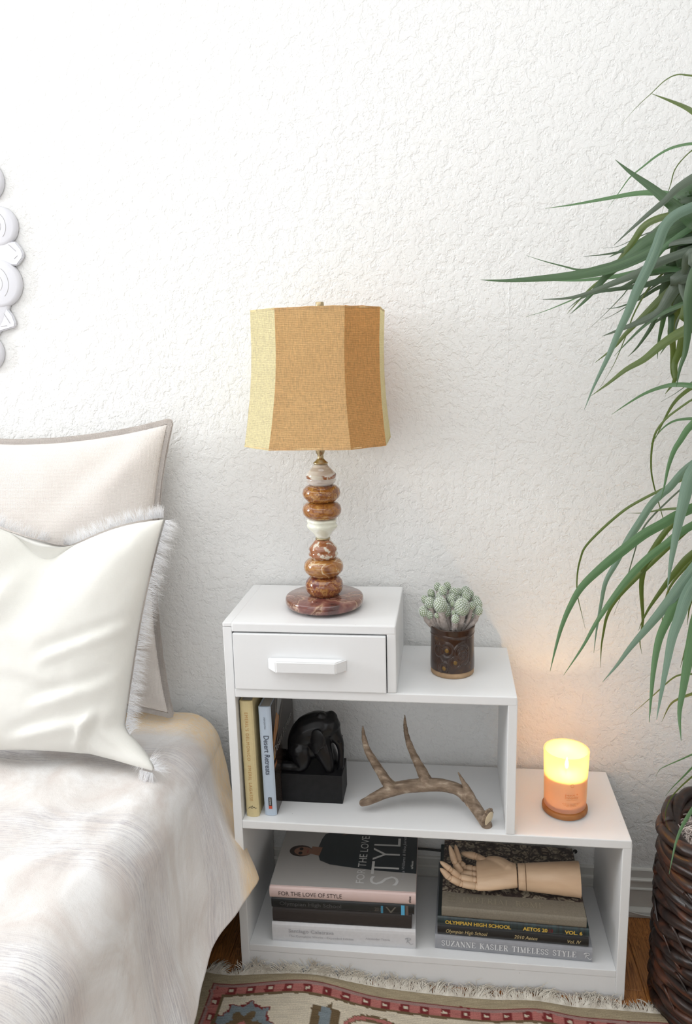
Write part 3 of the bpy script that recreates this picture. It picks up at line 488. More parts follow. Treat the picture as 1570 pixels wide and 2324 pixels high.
# ------------------------------------------------------------------ stepped shelf
F, B = -.2883, -.0165
NW, W1, W2, H1, H2, H3, H4, TB, TP = .84, .3595, .6030, .8360, .6906, .3827, .0718, .0192, .0190
ns = thing('stepped_shelf', 'white painted wooden nightstand stepping down in three tiers beside the bed', 'shelf', (NW/2, (F+B)/2, 0))
P_ = M['paint']; bv = .0016
obj('side_panel', box(0, TP, F, B, 0, H1-TB+.0095, bv), P_, ns)
bm = box(TP-.0005, W1-.0005, F-.0006, B, H1-TB, H1, .003); bx(bm, 0, TP+.001, F-.0002, B, H1-TB+.0100, H1, .002)
obj('top_board', bm, P_, ns)
obj('side_panel', box(W1-TP, W1, F, B, H2+.0002, H1-.0015, bv*1.6), P_, ns)
obj('shelf_board', box(TP, W2-.0008, F-.0004, B, H2-TB, H2, .0022), P_, ns)
obj('side_panel', box(W2-TP, W2, F, B, H3+.0002, H2-.008, bv), P_, ns)
obj('shelf_board', box(TP, NW-.0010, F-.0004, B, H3-TB, H3, .0022), P_, ns)
obj('side_panel', box(NW-TP, NW, F, B, 0, H3-.0085, bv), P_, ns)
obj('shelf_board', box(TP, NW-TP, F+.001, B, H4-.0165, H4, .0015), P_, ns)
obj('kick_board', box(TP, NW-TP, F+.0018, F+.02, 0, H4-.0168, .001), P_, ns)
obj('back_rail', box(TP, W1-TP, B-.012, B-.001, H2, H1-TB), P_, ns)
dr = obj('drawer', box(TP+.0022, W1-TP-.0016, F-.0045, F+.014, H2+.0012, H1-TB-.0028, .0018), P_, ns, label='white drawer front')
bm = box(TP+.006, TP+.016, F+.014, B-.02, H2+.003, H2+.1); bx(bm, W1-TP-.016, W1-TP-.006, F+.014, B-.02, H2+.003, H2+.1); bx(bm, TP+.016, W1-TP-.016, B-.03, B-.02, H2+.003, H2+.1); bx(bm, TP+.016, W1-TP-.016, F+.014, B-.03, H2+.003, H2+.009)
obj('drawer_box', bm, P_, dr)
# handle: trapezoid block with slanted ends
hc = (.1765, H2+.0605)
def hsec(y, hw, zt, zb): return [(hc[0]-hw, y, hc[1]+zb), (hc[0]+hw, y, hc[1]+zb), (hc[0]+hw, y, hc[1]+zt), (hc[0]-hw, y, hc[1]+zt)]
bm = bmesh.new(); r0 = [bm.verts.new(p) for p in hsec(F-.0043, .083, .013, -.013)]; r1 = [bm.verts.new(p) for p in hsec(F-.0265, .062, .0125, -.0125)]
bm.faces.new(r0); bm.faces.new(r1[::-1])
for k in range(4): bm.faces.new((r0[k], r0[(k+1) % 4], r1[(k+1) % 4], r1[k]))
bmesh.ops.recalc_face_normals(bm, faces=bm.faces); bmesh.ops.bevel(bm, geom=list(bm.edges), offset=.0022, segments=3, affect='EDGES')
obj('handle', bm, P_, dr, smooth=False)

# ------------------------------------------------------------------ lamp
LX, LY = .1975, -.172
lamp = thing('table_lamp', 'table lamp of stacked polished brown onyx stones with angular burlap shade', 'lamp', (LX, LY, H1))
AM = [(.32, (.09, .022, .010)), (.43, (.19, .06, .02)), (.47, (.40, .17, .035)), (.50, (.23, .075, .022)), (.545, (.36, .15, .03)), (.57, (.50, .27, .08)), (.585, (.20, .06, .02)), (.66, (.38, .17, .04)), (.74, (.55, .38, .20))]
AMW = [(.32, (.16, .05, .02)), (.43, (.30, .12, .03)), (.49, (.42, .19, .045)), (.52, (.66, .52, .33)), (.545, (.28, .10, .03)), (.60, (.40, .20, .06)), (.70, (.22, .08, .03)), (.78, (.45, .25, .10))]
RU = [(.30, (.07, .018, .014)), (.43, (.15, .035, .025)), (.475, (.40, .18, .05)), (.49, (.17, .04, .02)), (.53, (.28, .10, .03)), (.55, (.46, .24, .07)), (.565, (.20, .055, .02)), (.68, (.32, .12, .03)), (.78, (.42, .22, .08))]
BASE = [(.30, (.07, .03, .028)), (.41, (.17, .06, .05)), (.47, (.26, .12, .09)), (.495, (.42, .27, .18)), (.51, (.15, .055, .03)), (.56, (.24, .115, .085)), (.60, (.12, .045, .03)), (.66, (.34, .17, .13)), (.72, (.46, .44, .34)), (.80, (.55, .50, .40))]
PALE = [(.30, (.62, .58, .54)), (.44, (.74, .71, .68)), (.52, (.66, .60, .55)), (.60, (.50, .42, .37)), (.68, (.72, .69, .66)), (.8, (.66, .62, .60))]
MIXS = [(.30, (.15, .045, .02)), (.44, (.26, .09, .035)), (.50, (.33, .13, .055)), (.515, (.60, .54, .44)), (.62, (.70, .66, .57)), (.8, (.60, .56, .46))]
WHI = [(.30, (.84, .85, .74)), (.5, (.76, .77, .64)), (.7, (.90, .90, .84))]
smats = {0: m_stone('onyx_banded', PALE, 9, 2, .8, (.6, .6, 6)), 1: m_stone('onyx_amber', AM, 16, 5), 2: m_stone('onyx_gold', AM, 15, 9, 1.2), 3: m_stone('onyx_white', WHI, 20, 3, 2.5),
         4: m_stone('onyx_mixed', MIXS, 20, 4, .8), 5: m_stone('onyx_swirl', AMW, 14, 1, 2.2), 6: m_stone('onyx_red', RU, 12, 8, 1.6)}
si = 0
slabels = ['pale grey stone with a rust band', 'amber brown stone ring', 'golden brown stone ring', 'milky white stone', 'rust and cream stone', 'swirled amber stone ring', 'dark red brown stone ring']
for nm, pr in LAMP_PROFILES:
    pr = pr if pr[0][1] < pr[-1][1] else pr[::-1]
    bm = lathe(pr, LX, LY, 56)
    if nm.startswith('brass'): obj(nm, bm, M['brass'], lamp, True)
    else:
        mm = smats[si]
        if si == 3:   # carved flutes
            for v in bm.verts:
                a = math.atan2(v.co.y-LY, v.co.x-LX); r = Vector((v.co.x-LX, v.co.y-LY)).length
                k = 1+.045*sin(5*a+(v.co.z-1.0)*160)*min(1, r/.03); v.co.x = LX+(v.co.x-LX)*k; v.co.y = LY+(v.co.y-LY)*k
        st_o = obj('stone', bm, mm, lamp, True, label=slabels[si])
        if si == 0:      # one wavy rust band runs round the pale stone
            b2_ = lathe([(r_+.00018, z_) for r_, z_ in [(.0311, 1.1282), (.0322, 1.1260), (.0315, 1.1235), (.0307, 1.1200)]] , LX, LY, 56)
            zs = [v.co.z for v in b2_.verts]; zl, zh = min(zs), max(zs)
            for v in b2_.verts: v.co.z += .0012*sin(3*math.atan2(v.co.y-LY, v.co.x-LX)+1)*(1 if v.co.z > (zl+zh)/2 else .3)
            obj('rust_band', b2_, smats[4], st_o, True, label='rust brown band')
        si += 1
bm = lathe([(.0, H1+.0045), (.070, H1+.0045), (.079, H1+.0065), (.0835, H1+.0105), (.0850, H1+.017), (.0845, H1+.0235), (.083, H1+.0262), (.0805, H1+.0275), (0, H1+.0275)], LX, LY-.002, 72)
obj('stone_base', bm, m_stone('onyx_base', BASE, 9, 6, 1.6), lamp, True, label='round mottled red brown stone plinth')
for k in range(4):
    a = pi/4+.35+k*pi/2; obj('foot', lathe([(0, H1), (.009, H1), (.009, H1+.0045), (0, H1+.0045)], LX+.058*cos(a), LY+.058*sin(a), 16), M['dark'], lamp)
SZ0, SZ1, A0, A1, Cc0, Cc1 = 1.1955, 1.4632, .0800, .0665, .0632, .0612
def oct_(a, c, cx, cy, z, phi=.012):
    w = a+c; L = [(-w, -a), (-a, -w), (a, -w), (w, -a), (w, a), (a, w), (-a, w), (-w, a)]
    return [Vector((cx+x*cos(phi)-y*sin(phi), cy+x*sin(phi)+y*cos(phi), z)) for x, y in L]
SX0, SY0 = .1978, -.169; SX1, SY1 = .2040, -.169
sh = obj('lampshade', tube([(SX1, SY1, SZ1-.012), (SX1, SY1, SZ1-.010)], .012, 12), M['brass'], lamp, label='angular burlap shade of eight panels')
NR = 14; rings = []
for k in range(NR+1):
    t = k/NR; s = t**1.0; a = A0+(A1-A0)*(1-(1-t)**1.8); c = Cc0+(Cc1-Cc0)*t
    rings.append(oct_(a-.0035*sin(pi*min(1, t*1.05)), c, SX0+(SX1-SX0)*t, SY0, SZ0+(SZ1-SZ0)*t))
def pmat(i): return {7: 'shade_lit', 0: 'shade', 1: 'shade', 2: 'shade_shadowed', 3: 'shade_lit'}
PMAT = ['shade_lit', 'shade', 'shade_shadowed', 'shade_lit', 'shade_shadowed', 'shade', 'shade_lit', 'shade_lit']  # lit and shaded sides of the lampshade set panel by panel through colour
PLAB = ['burlap panel in lit tone', 'tan front panel', 'burlap panel in shaded tone', 'burlap panel in lit tone', 'burlap panel in shaded tone', 'tan panel', 'burlap panel in lit tone', 'burlap panel in lit tone']
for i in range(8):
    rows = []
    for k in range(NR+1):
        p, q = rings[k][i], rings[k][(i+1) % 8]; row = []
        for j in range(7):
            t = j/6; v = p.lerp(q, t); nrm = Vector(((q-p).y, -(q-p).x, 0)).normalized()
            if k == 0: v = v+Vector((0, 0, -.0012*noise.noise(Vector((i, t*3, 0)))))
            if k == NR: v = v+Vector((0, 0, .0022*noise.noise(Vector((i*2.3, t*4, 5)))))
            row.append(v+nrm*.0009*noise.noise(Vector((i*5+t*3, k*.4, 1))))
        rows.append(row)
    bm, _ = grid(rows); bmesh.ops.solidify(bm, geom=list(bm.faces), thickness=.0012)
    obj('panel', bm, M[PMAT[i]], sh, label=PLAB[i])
for ring, nm, dz in ((rings[0], 'lower_trim', .002), (rings[-1], 'upper_trim', -.002)):
    bm = bmesh.new(); c0 = sum(ring, Vector())/8
    for i in range(8):
        p, q = ring[i], ring[(i+1) % 8]; tube([p+(c0-p)*.014+Vector((0, 0, dz)), q+(c0-q)*.014+Vector((0, 0, dz))], .0019, 8, bm)
    obj(nm, bm, M['shade'], sh, True)
bm = bmesh.new()
for i in range(0, 8, 2): tube([(SX1, SY1, SZ1-.011), rings[-1][i]*.95+Vector((SX1, SY1, SZ1))*.05+Vector((0, 0, -.011))], .0014, 6, bm)
for i in range(8): tube([rings[-1][i]*.95+Vector((SX1, SY1, SZ1))*.05+Vector((0,0,-.011)), rings[-1][(i+1)%8]*.95+Vector((SX1, SY1, SZ1))*.05+Vector((0,0,-.011))], .0012, 6, bm)
obj('spider_frame', bm, M['brass'], sh)
bm = bmesh.new(); tube([(LX, LY, 1.183), (LX, LY, 1.225)], .016, 16, bm)
for s in (-1, 1): tube(catmull([(LX+s*.014, LY, 1.19), (LX+s*.050, LY, 1.26), (LX+s*.055, LY, 1.34), (LX+s*.03, LY, 1.43), (LX+.004, LY+.001, SZ1-.012)], 5), .0016, 6, bm)
obj('harp', bm, M['brass'], lamp, True)
obj('socket_stem', tube([(LX, LY, 1.175), (LX, LY, 1.19)], .0085, 12), M['brass'], lamp, True)
obj('light_bulb', lathe([(0, 1.225), (.012, 1.228), (.014, 1.245), (.028, 1.275), (.030, 1.295), (.02, 1.318), (0, 1.326)], LX, LY, 24), mat('bulb_glass', (.8, .8, .78), .3), lamp, True)
bm = lathe([(0, SZ1-.010), (.0040, SZ1-.010), (.0040, SZ1+.001), (.0085, SZ1+.001), (.0088, SZ1+.0030), (.0085, SZ1+.0148), (.0075, SZ1+.016), (0, SZ1+.0162)], SX1+.0015, SY1-.003, 24)
obj('finial', bm, M['brass'], lamp, True)

# ------------------------------------------------------------------ books
def book(name, L, D, T, loc, rotz, colr, label, group, parts=None, standing=False, tc=.0028, rough=.55, spine_col=None, cat='book', lean=0, rounded=True, mats=None):
    if standing:
        rot = (Matrix.Rotation(rotz, 4, 'Z') @ Matrix.Rotation(lean, 4, 'Y') @ Matrix.Rotation(pi/2, 4, 'Y')).to_euler()
    else: rot = (0, 0, rotz)
    t = bpy.data.objects.new(name, None); COL.objects.link(t); t.location = loc; t.rotation_euler = rot; t.empty_display_size = .02
    tag(t, label, 'book', group)
    cm = mats or m_noisy(name+'_cloth', [(.3, tuple(c*.93 for c in colr)), (.7, colr)], 120, rough, .12, .0003)
    q = .0025
    bm = bmesh.new()
    bx(bm, 0, L, .004, D, T-tc, T, .0006, 1); bx(bm, 0, L, .004, D, 0, tc, .0006, 1)
    n = 9; sec = []
    for k in range(n):
        a = k/(n-1); z = T*a; y = .0045-(.0045 if rounded else .004)*(1-(2*a-1)**4 if not rounded else sin(pi*a)**.55); sec.append((y, z))
    rows = [[(xx, y, z) for y, z in sec] + [(xx, .0062, T-.0004), (xx, .0062, .0004)] for xx in (0, L)]
    b2, vs = grid(rows, close_v=True); b2.faces.new(vs[0][::-1]); b2.faces.new(vs[1]); bmesh.ops.recalc_face_normals(b2, faces=b2.faces)
    me = bpy.data.meshes.new('t'); b2.to_mesh(me); b2.free(); bm.from_mesh(me)
    o = obj('cover', bm, cm, None); o.parent = t
    pb = obj('page_block', box(q, L-q, .0064, D-q, tc+.0001, T-tc-.0001), M['paper'], None); pb.parent = t
    return t
X1, Y1v, Z1v = Vector((1, 0, 0)), Vector((0, 1, 0)), Vector((0, 0, 1))
def spine_text(t, s, x, z, w, h, m, fn=text, y=-.0003, **kw):
    return fn('lettering', s, (x, y, z), (1, 0, 0), (0, 0, 1), m, t, h=h, w=w, **kw)
def flat_shape(name, pts, m, parent, z, label=None, th=.0002):
    bm = bmesh.new(); f = bm.faces.new([bm.verts.new((x, y, z)) for x, y in pts]); f.normal_update()
    if f.normal.z < 0: f.normal_flip()
    return obj(name, bm, m, parent, label=label)
def logo_r(t, x, z, h, m):
    L = [(.30, 0, .2), (.42, 0, .9), (.10, 0, .8), (.30, 0, 1.0), (.75, 0, .98), (.85, 0, .75), (.4, 0, .52), (.62, 0, .3), (.9, 0, .0), (1.2, 0, .15)]
    tube([(x+a*h, -.0004, z+c*h) for a, _, c in catmull([(a, 0, c) for a, _, c in L], 4)], h*.035, 5, obj_bm := bmesh.new())
    return obj('publisher_mark', obj_bm, m, t)
GL = 'books stacked on the bottom shelf under the antler'; GR = 'books stacked under the wooden hand'
wh = ink('print_white', (.74, .74, .74)); gry = ink('print_grey', (.42, .42, .44)); blk = ink('print_black', (.03, .03, .03)); gold = ink('print_gold', (.55, .40, .13), .4)
# left stack
z = H4; rz = radians(.9)
b = book('book', .3235, .262, .0495, (.0705, -.2745, z), rz, (.70, .70, .72), 'thick white art book with pale grey title at the bottom of the left stack', GL, rough=.35, rounded=False)
spine_text(b, 'Santiago Calatrava', .038, .0270, .103, .0085, gry, bold=.012); spine_text(b, 'The Complete Works—Expanded Edition', .038, .0155, .147, .0052, gry); spine_text(b, 'Alexander Tzonis', .212, .0200, .055, .0052, gry)
logo_r(b, .299, .014, .016, gry)
z += .0495+.0003
b = book('book', .3120, .240, .0370, (.0730, -.2730, z), rz, (.030, .023, .021), 'thick plain dark brown book without lettering in the left stack', GL, rough=.6, rounded=False)
z += .0370+.0003
b = book('book', .3190, .235, .0255, (.0720, -.2750, z), rz, (.011, .013, .014), 'black school yearbook with dark embossed title and small blue block', GL, rough=.35, rounded=False)
spine_text(b, 'Olympian High School', .019, .0095, .139, .0090, ink('print_dark', (.075, .075, .078), .3), bold=.01)
spine_text(b, '2011', .232, .0075, .014, .0090, ink('print_dim', (.09, .08, .07)), bold=.02)
obj('spine_mark', box(.246, .251, -.0005, 0, .0030, .0210), ink('print_blue', (.05, .22, .34)), b)
spine_text(b, 'V', .256, .0045, .024, .0150, ink('print_v', (.13, .12, .10)), bold=0)
obj('spine_mark', box(.2905, .2985, -.0005, 0, .0008, .0246), ink('print_sky', (.10, .42, .66)), b, label='blue block')
obj('spine_mark', box(.300, .3065, -.0005, 0, .0008, .0246), ink('print_taupe', (.11, .085, .075)), b)
z += .0255+.0003
pk = m_noisy('pink_cover', [(.3, (.66, .50, .47)), (.7, (.69, .53, .50))], 20, .4, .05, .0003)
b = book('book', .3260, .252, .0278, (.0690, -.2760, z), rz, (.6, .5, .48), 'pink spined fashion book with grey cover on top of the left stack', GL, mats=pk, rounded=True)
gc = m_noisy('grey_cover', [(.3, (.36, .345, .33)), (.7, (.39, .375, .36))], 6, .3, .02, .0002)
T = .0278
obj('front_cover', box(0, .326, .009, .252, T, T+.0004), gc, b, label='grey printed front')
spine_text(b, 'FOR THE LOVE OF STYLE', .021, .0090, .142, .0100, ink('print_brown', (.07, .045, .04)))
text('publisher_name', 'teNeues', (.3155, -.0003, .0065), (0, 0, 1), (-1, 0, 0), blk, b, h=.0050, w=.0170, bold=.02)
zz = T+.0006
navy = ink('dress_print', (.022, .030, .036), .3); skin = ink('skin_print', (.24, .125, .085), .4); hair = ink('hair_print', (.03, .018, .014), .4)
P2 = [(.094, .165), (.088, .120), (.100, .083), (.125, .070), (.18, .062), (.24, .056), (.326, .052), (.326, .238), (.20, .236), (.13, .205), (.10, .185)]
P2 = [(x-.0, y+.018) for x, y in P2]
flat_shape('cover_print', P2, navy, b, zz, 'dark dress of the person on the cover')
flat_shape('cover_print', [(x, y) for x, y in [(.14, .20), (.16, .222), (.2, .238), (.26, .242), (.30, .246), (.326, .248), (.326, .236), (.2, .226)]], ink('arm_print', (.14, .08, .055), .4), b, zz+.0001)
flat_shape('cover_print', [(.07, .125), (.096, .118), (.1, .150), (.075, .152)], skin, b, zz+.0001)
flat_shape('cover_print', [(.050+.0245*cos(a*pi/10)*1.12, .133+.0215*sin(a*pi/10)) for a in range(20)], hair, b, zz+.0002, 'dark hair of the person on the cover')
flat_shape('cover_print', [(.056+.020*cos(a*pi/10)*1.1, .132+.0165*sin(a*pi/10)) for a in range(20)], skin, b, zz+.0003, 'face of the person on the cover')
for yy in (.124, .140): flat_shape('cover_print', [(.050+.0048*cos(a*pi/6), yy+.0058*sin(a*pi/6)) for a in range(12)], ink('glasses_print', (.02, .012, .01)), b, zz+.0004)
flat_shape('cover_print', [(.0655, .126), (.0680, .126), (.0680, .138), (.0655, .138)], ink('lips_print', (.22, .06, .05)), b, zz+.0004)
cw = ink('cover_white', (.60, .60, .59), .3)
text('lettering', 'FOR THE LOVE OF', (.2095, .028, zz), (0, 1, 0), (-1, 0, 0), cw, b, h=.0185, w=.215)
text('lettering', 'STYLE', (.2870, .026, zz), (0, 1, 0), (-1, 0, 0), cw, b, h=.066, w=.212, bold=-.012)
text('lettering', 'Emma Williams & Nina Juarez', (.2990, .045, zz), (0, 1, 0), (-1, 0, 0), gry, b, h=.0070, w=.160, slant=.2)
text('publisher_name', 'teNeues', (.3180, .085, zz), (0, 1, 0), (-1, 0, 0), cw, b, h=.0055, w=.030, bold=.02)
# right stack
z = H4; rz = radians(-1.5)
b = book('book', .3375, .255, .0365, (.4365, -.2625, z), rz, (.34, .35, .38), 'grey linen book with white serif capitals at the bottom of the right stack', GR, rough=.8, rounded=False)
spine_text(b, 'SUZANNE KASLER TIMELESS STYLE', .0145, .0125, .290, .0130, ink('silver_print', (.78, .79, .80), .4), fn=serif_text, weight=1.15)
logo_r(b, .318, .010, .015, wh)
z += .0365+.0003
b = book('book', .3230, .245, .0255, (.4420, -.2625, z), rz, (.012, .012, .013), 'black yearbook with thin slanted gold lettering below the striped yearbook', GR, rough=.3)
spine_text(b, 'Olympian High School', .018, .0090, .089, .0082, ink('gold_pale', (.62, .50, .26), .4), slant=.22); spine_text(b, '2010 Aetos', .166, .0092, .049, .0082, ink('gold_pale2', (.62, .50, .26), .4), slant=.22); spine_text(b, 'Vol. IV', .277, .0092, .0285, .0080, ink('gold_pale3', (.62, .50, .26), .4), slant=.22)
z += .0255+.0003
strip = m_noisy('yearbook_stripes', [(.35, (.010, .013, .014)), (.6, (.018, .040, .044)), (.75, (.03, .06, .062))], 1, .3, .02, .0002, (90, 2, 1))
b = book('book', .3230, .262, .0210, (.4420, -.2640, z), rz, (.01, .01, .01), 'dark teal streaked yearbook with bold yellow lettering in the right stack', GR, mats=strip)
yg = ink('print_yellow', (.60, .40, .07), .45)
spine_text(b, 'OLYMPIAN HIGH SCHOOL', .017, .0066, .142, .0082, yg, bold=.035); spine_text(b, 'AETOS 20', .184, .0066, .052, .0082, yg, bold=.035); spine_text(b, '10', .2385, .0066, .009, .0082, ink('print_red', (.12, .01, .015)), bold=.035); spine_text(b, 'VOL. 6', .272, .0066, .037, .0082, yg, bold=.035)
z += .0210+.0003
ZR = z+.0245
rc = m_noisy('rome_cloth', [(.3, (.19, .165, .125)), (.7, (.235, .205, .16))], 300, .85, .3, .0003)
b = book('book', .3080, .244, .0245, (.4510, -.2635, z), rz, (.2, .18, .14), 'tan cloth history book with engraved relief scene on its cover under the wooden hand', GR, mats=rc, rounded=False)
rl = mat('relief_print', (.3, .26, .2), .5); n = N(rl); v = n.coord(scale=(1, 1, 1))
vo = n.new('ShaderNodeTexVoronoi'); vo.feature = 'DISTANCE_TO_EDGE'; vo.inputs['Scale'].default_value = 34; ns_ = n.new('ShaderNodeVectorMath'); ns_.operation = 'ADD'
nz = n.new('ShaderNodeTexNoise'); nz.inputs['Scale'].default_value = 16; nz.inputs['Detail'].default_value = 4; n.link(v, nz.inputs['Vector'])
sc = n.new('ShaderNodeVectorMath'); sc.operation = 'SCALE'; sc.inputs['Scale'].default_value = .06; n.link(nz.outputs['Color'], sc.inputs[0]); n.link(v, ns_.inputs[0]); n.link(sc.outputs[0], ns_.inputs[1]); n.link(ns_.outputs[0], vo.inputs['Vector'])
k1 = n.ramp(vo.outputs['Distance'], [(.02, 0), (.12, 1)]); k2 = n.ramp(n.noise(v, 55, 5, .6, 2.5), [(.42, 0), (.56, 1)])
n.color(n.ramp(n.math('MULTIPLY', k1, k2), [(0, (.045, .03, .028)), (.45, (.14, .11, .085)), (1, (.38, .33, .25))]))
obj('cover_print', box(.0, .308, .052, .244, .0245, .0249), rl, b, label='engraved battle relief picture')
spine_emb = ink('rome_print', (.30, .265, .19), .5)
serif_text('lettering', 'IMPERIAL ROME', (.045, .022, .0246), (1, 0, 0), (0, 1, 0), spine_emb, b, .0165, .178, weight=.8)
for k, s in enumerate(('THE', 'GREAT', 'AGES')): text('lettering', s, (.013, .038-.009*k, .0248), (1, 0, 0), (0, 1, 0), spine_emb, b, h=.0055, w=.016)
spine_text(b, 'IMPERIAL ROME', .205, .009, .045, .0042, spine_emb)
# standing books
GS = 'books standing upright beside the elephant'
b = book('book', .2725, .205, .0282, (.0222, -.2735, H3+.2726), 0, (.66, .55, .30), 'pale yellow cookbook standing upright against the left side panel', GS, standing=True, lean=radians(-.6), rough=.55)
og = ink('print_orange', (.48, .25, .08)); 
spine_text(b, "EMERIL'S DELMONICO", .026, .0105, .112, .0068, og, spacing=1.25); spine_text(b, 'EMERIL LAGASSE', .150, .0105, .084, .0068, og, spacing=1.25)
tube([(.250+.002*cos(a*2), -.0004, .006+a*.0026) for a in range(8)], .0005, 5, lb := bmesh.new()); tube([(.2465+.0015*sin(a*1.7), -.0004, .013+.0006*a) for a in range(6)], .0005, 5, lb)
obj('publisher_mark', lb, blk, b)
dk = m_noisy('dark_jacket', [(.3, (.035, .024, .020)), (.7, (.05, .036, .030))], 6, .22, .02, .0002)
b = book('book', .2560, .225, .0268, (.0608, -.2660, H3+.2566), 0, (.44, .52, .62), 'pale blue desert architecture book standing beside the yellow one', GS, standing=True, lean=radians(-.8), mats=m_noisy('blue_spine', [(.3, (.46, .54, .64)), (.7, (.49, .57, .67))], 20, .5, .05, .0002), rounded=False)
T = .0268
obj('front_cover', box(0, .256, .006, .225, T, T+.0004), dk, b, label='dark glossy jacket front')
fz = T+.0006
flat_shape('cover_print', [(0, .075), (0, .125), (.03, .110), (.055, .06), (.045, .045)], ink('sky_print', (.32, .33, .34), .25), b, fz)
flat_shape('cover_print', [(.035, .050), (.055, .075), (.075, .058), (.100, .010), (.115, .008), (.085, .006), (.065, .015)], ink('orange_print', (.52, .25, .10), .25), b, fz+.0001, 'orange adobe wall printed on the jacket')
flat_shape('cover_print', [(.108, .006), (.106, .022), (.126, .020), (.128, .006)], ink('orange_print2', (.55, .30, .10), .25), b, fz+.0001)
flat_shape('cover_print', [(.138, .006), (.136, .030), (.146, .030), (.148, .006)], ink('rust_print', (.36, .15, .07), .25), b, fz+.0001)
for a, c in (((.0, .052), (.112, .008)), ((.0, .088), (.112, .012)), ((.01, .15), (.125, .012))):
    d = Vector((c[0]-a[0], c[1]-a[1])).normalized(); m_ = Vector((-d.y, d.x))*.0009
    flat_shape('cover_print', [(a[0]-m_.x, a[1]-m_.y), (c[0]-m_.x, c[1]-m_.y), (c[0]+m_.x, c[1]+m_.y), (a[0]+m_.x, a[1]+m_.y)], ink('line_print', (.42, .38, .34), .3), b, fz+.0002)
text('lettering', 'Desert Retreats', (.120, .012, fz), (0, 1, 0), (-1, 0, 0), ink('title_print', (.40, .38, .36), .3), b, h=.020, w=.185, slant=.1)
spine_text(b, 'Desert Retreats', .066, .0085, .092, .0115, ink('navy_print', (.05, .06, .09)), bold=.004); spine_text(b, 'LINDA LEIGH PAUL', .023, .0110, .028, .0036, ink('navy_print2', (.08, .09, .12)))
obj('spine_mark', box(.212, .232, -.0005, .0, .0105, .0180), blk, b, label='black publisher block'); obj('spine_mark', box(.232, .2395, -.0005, .0, .0105, .0180), ink('print_redblock', (.55, .08, .04)), b, label='red publisher block')
spine_text(b, 'UNIVERSE', .2135, .0128, .0165, .0032, wh, y=-.0006)

# ------------------------------------------------------------------ elephant bookend
el = thing('elephant_bookend', 'black carved elephant figure kneeling on a black block as a bookend', 'bookend', (.16, -.166, H3))
obj('block', box(.0905, .2300, -.2065, -.1260, H3, H3+.0685, .0012), M['blackstone'], el)
bm = bmesh.new()
for L in ELEPHANT: chain(bm, [(a_, b_, c_, r_*(1.12 if r_ > .009 else 1)) for a_, b_, c_, r_ in L], 16, 4)
chain(bm, [(.158, -.165, .500, .030), (.176, -.165, .500, .027)], 16, 4)
me = fused(bm, .0016, 8); body = obj('elephant', me, M['ebony'], el, True)
def ear(side):
    bm = bmesh.new(); c = Vector((.1760, -.165+side*.0385, .5360))
    R_ = Matrix.Rotation(radians(22*side), 4, 'Z') @ Matrix.Rotation(radians(12), 4, 'Y')
    ball(bm, c, .0225, (.9, .20, 1.12), 3, R_); ball(bm, c+Vector((-.004, side*.001, -.020)), .0135, (.8, .25, 1.1), 3, R_)
    return fused(bm, .0012, 4)
for s in (-1, 1): obj('ear', ear(s), M['ebony'], el, True)
bm = bmesh.new(); chain(bm, [(.2190, -.178, .522, .0026), (.2240, -.182, .520, .0022), (.2258, -.183, .522, .0012)], 8); obj('tusk', bm, M['ebony'], el, True)
bm = bmesh.new(); chain(bm, [(.2190, -.158, .522, .0026), (.2240, -.155, .520, .0022), (.2258, -.154, .522, .0012)], 8); obj('tusk', bm, M['ebony'], el, True)

# ------------------------------------------------------------------ antler
an = thing('deer_antler', 'brown deer antler with tall upright tines lying on the middle shelf', 'antler', (.42, -.22, H3))
bm = bmesh.new()
for L in ANTLER: chain(bm, L, 16, 6)
me = fused(bm, .0014, 7)
for v in me.vertices:
    p = v.co; w = noise.noise(Vector((p.x*40, p.y*220, p.z*160)))*.0007+noise.noise(p*90)*.0007
    v.co = p+v.normal*w*min(1, 1)
obj('beam', me, M['antler'], an, True)
d = (Vector(ANTLER[0][0][:3])-Vector(ANTLER[0][1][:3])).normalized(); d = Vector((.80, -.58, -.12)).normalized(); c = Vector((.5478, -.2640, .4035))
q = d.to_track_quat('Z', 'Y').to_matrix().to_4x4(); bm = bmesh.new()
for k in range(40):
    a = 2*pi*k/40; rr = .0168+.0018*sin(k*1.7)+.0012*random.random(); p = c+q.to_3x3() @ Vector((rr*cos(a), rr*sin(a)*1.05, -.001)); ball(bm, p, .0030+.0008*random.random(), sub=1)
bmesh.ops.create_cone(bm, cap_ends=True, segments=32, radius1=.0172, radius2=.0172, depth=.007, matrix=Matrix.Translation(c) @ q)
obj('burr', fused(bm, .0011, 2), M['antler'], an, True, label='knobbly brown burr ring')
bm = bmesh.new(); ball(bm, c+d*.0030, .0158, (1, 1, .20), 3, q); obj('cut_face', bm, M['bone'], an, True, label='pale bone cut face')

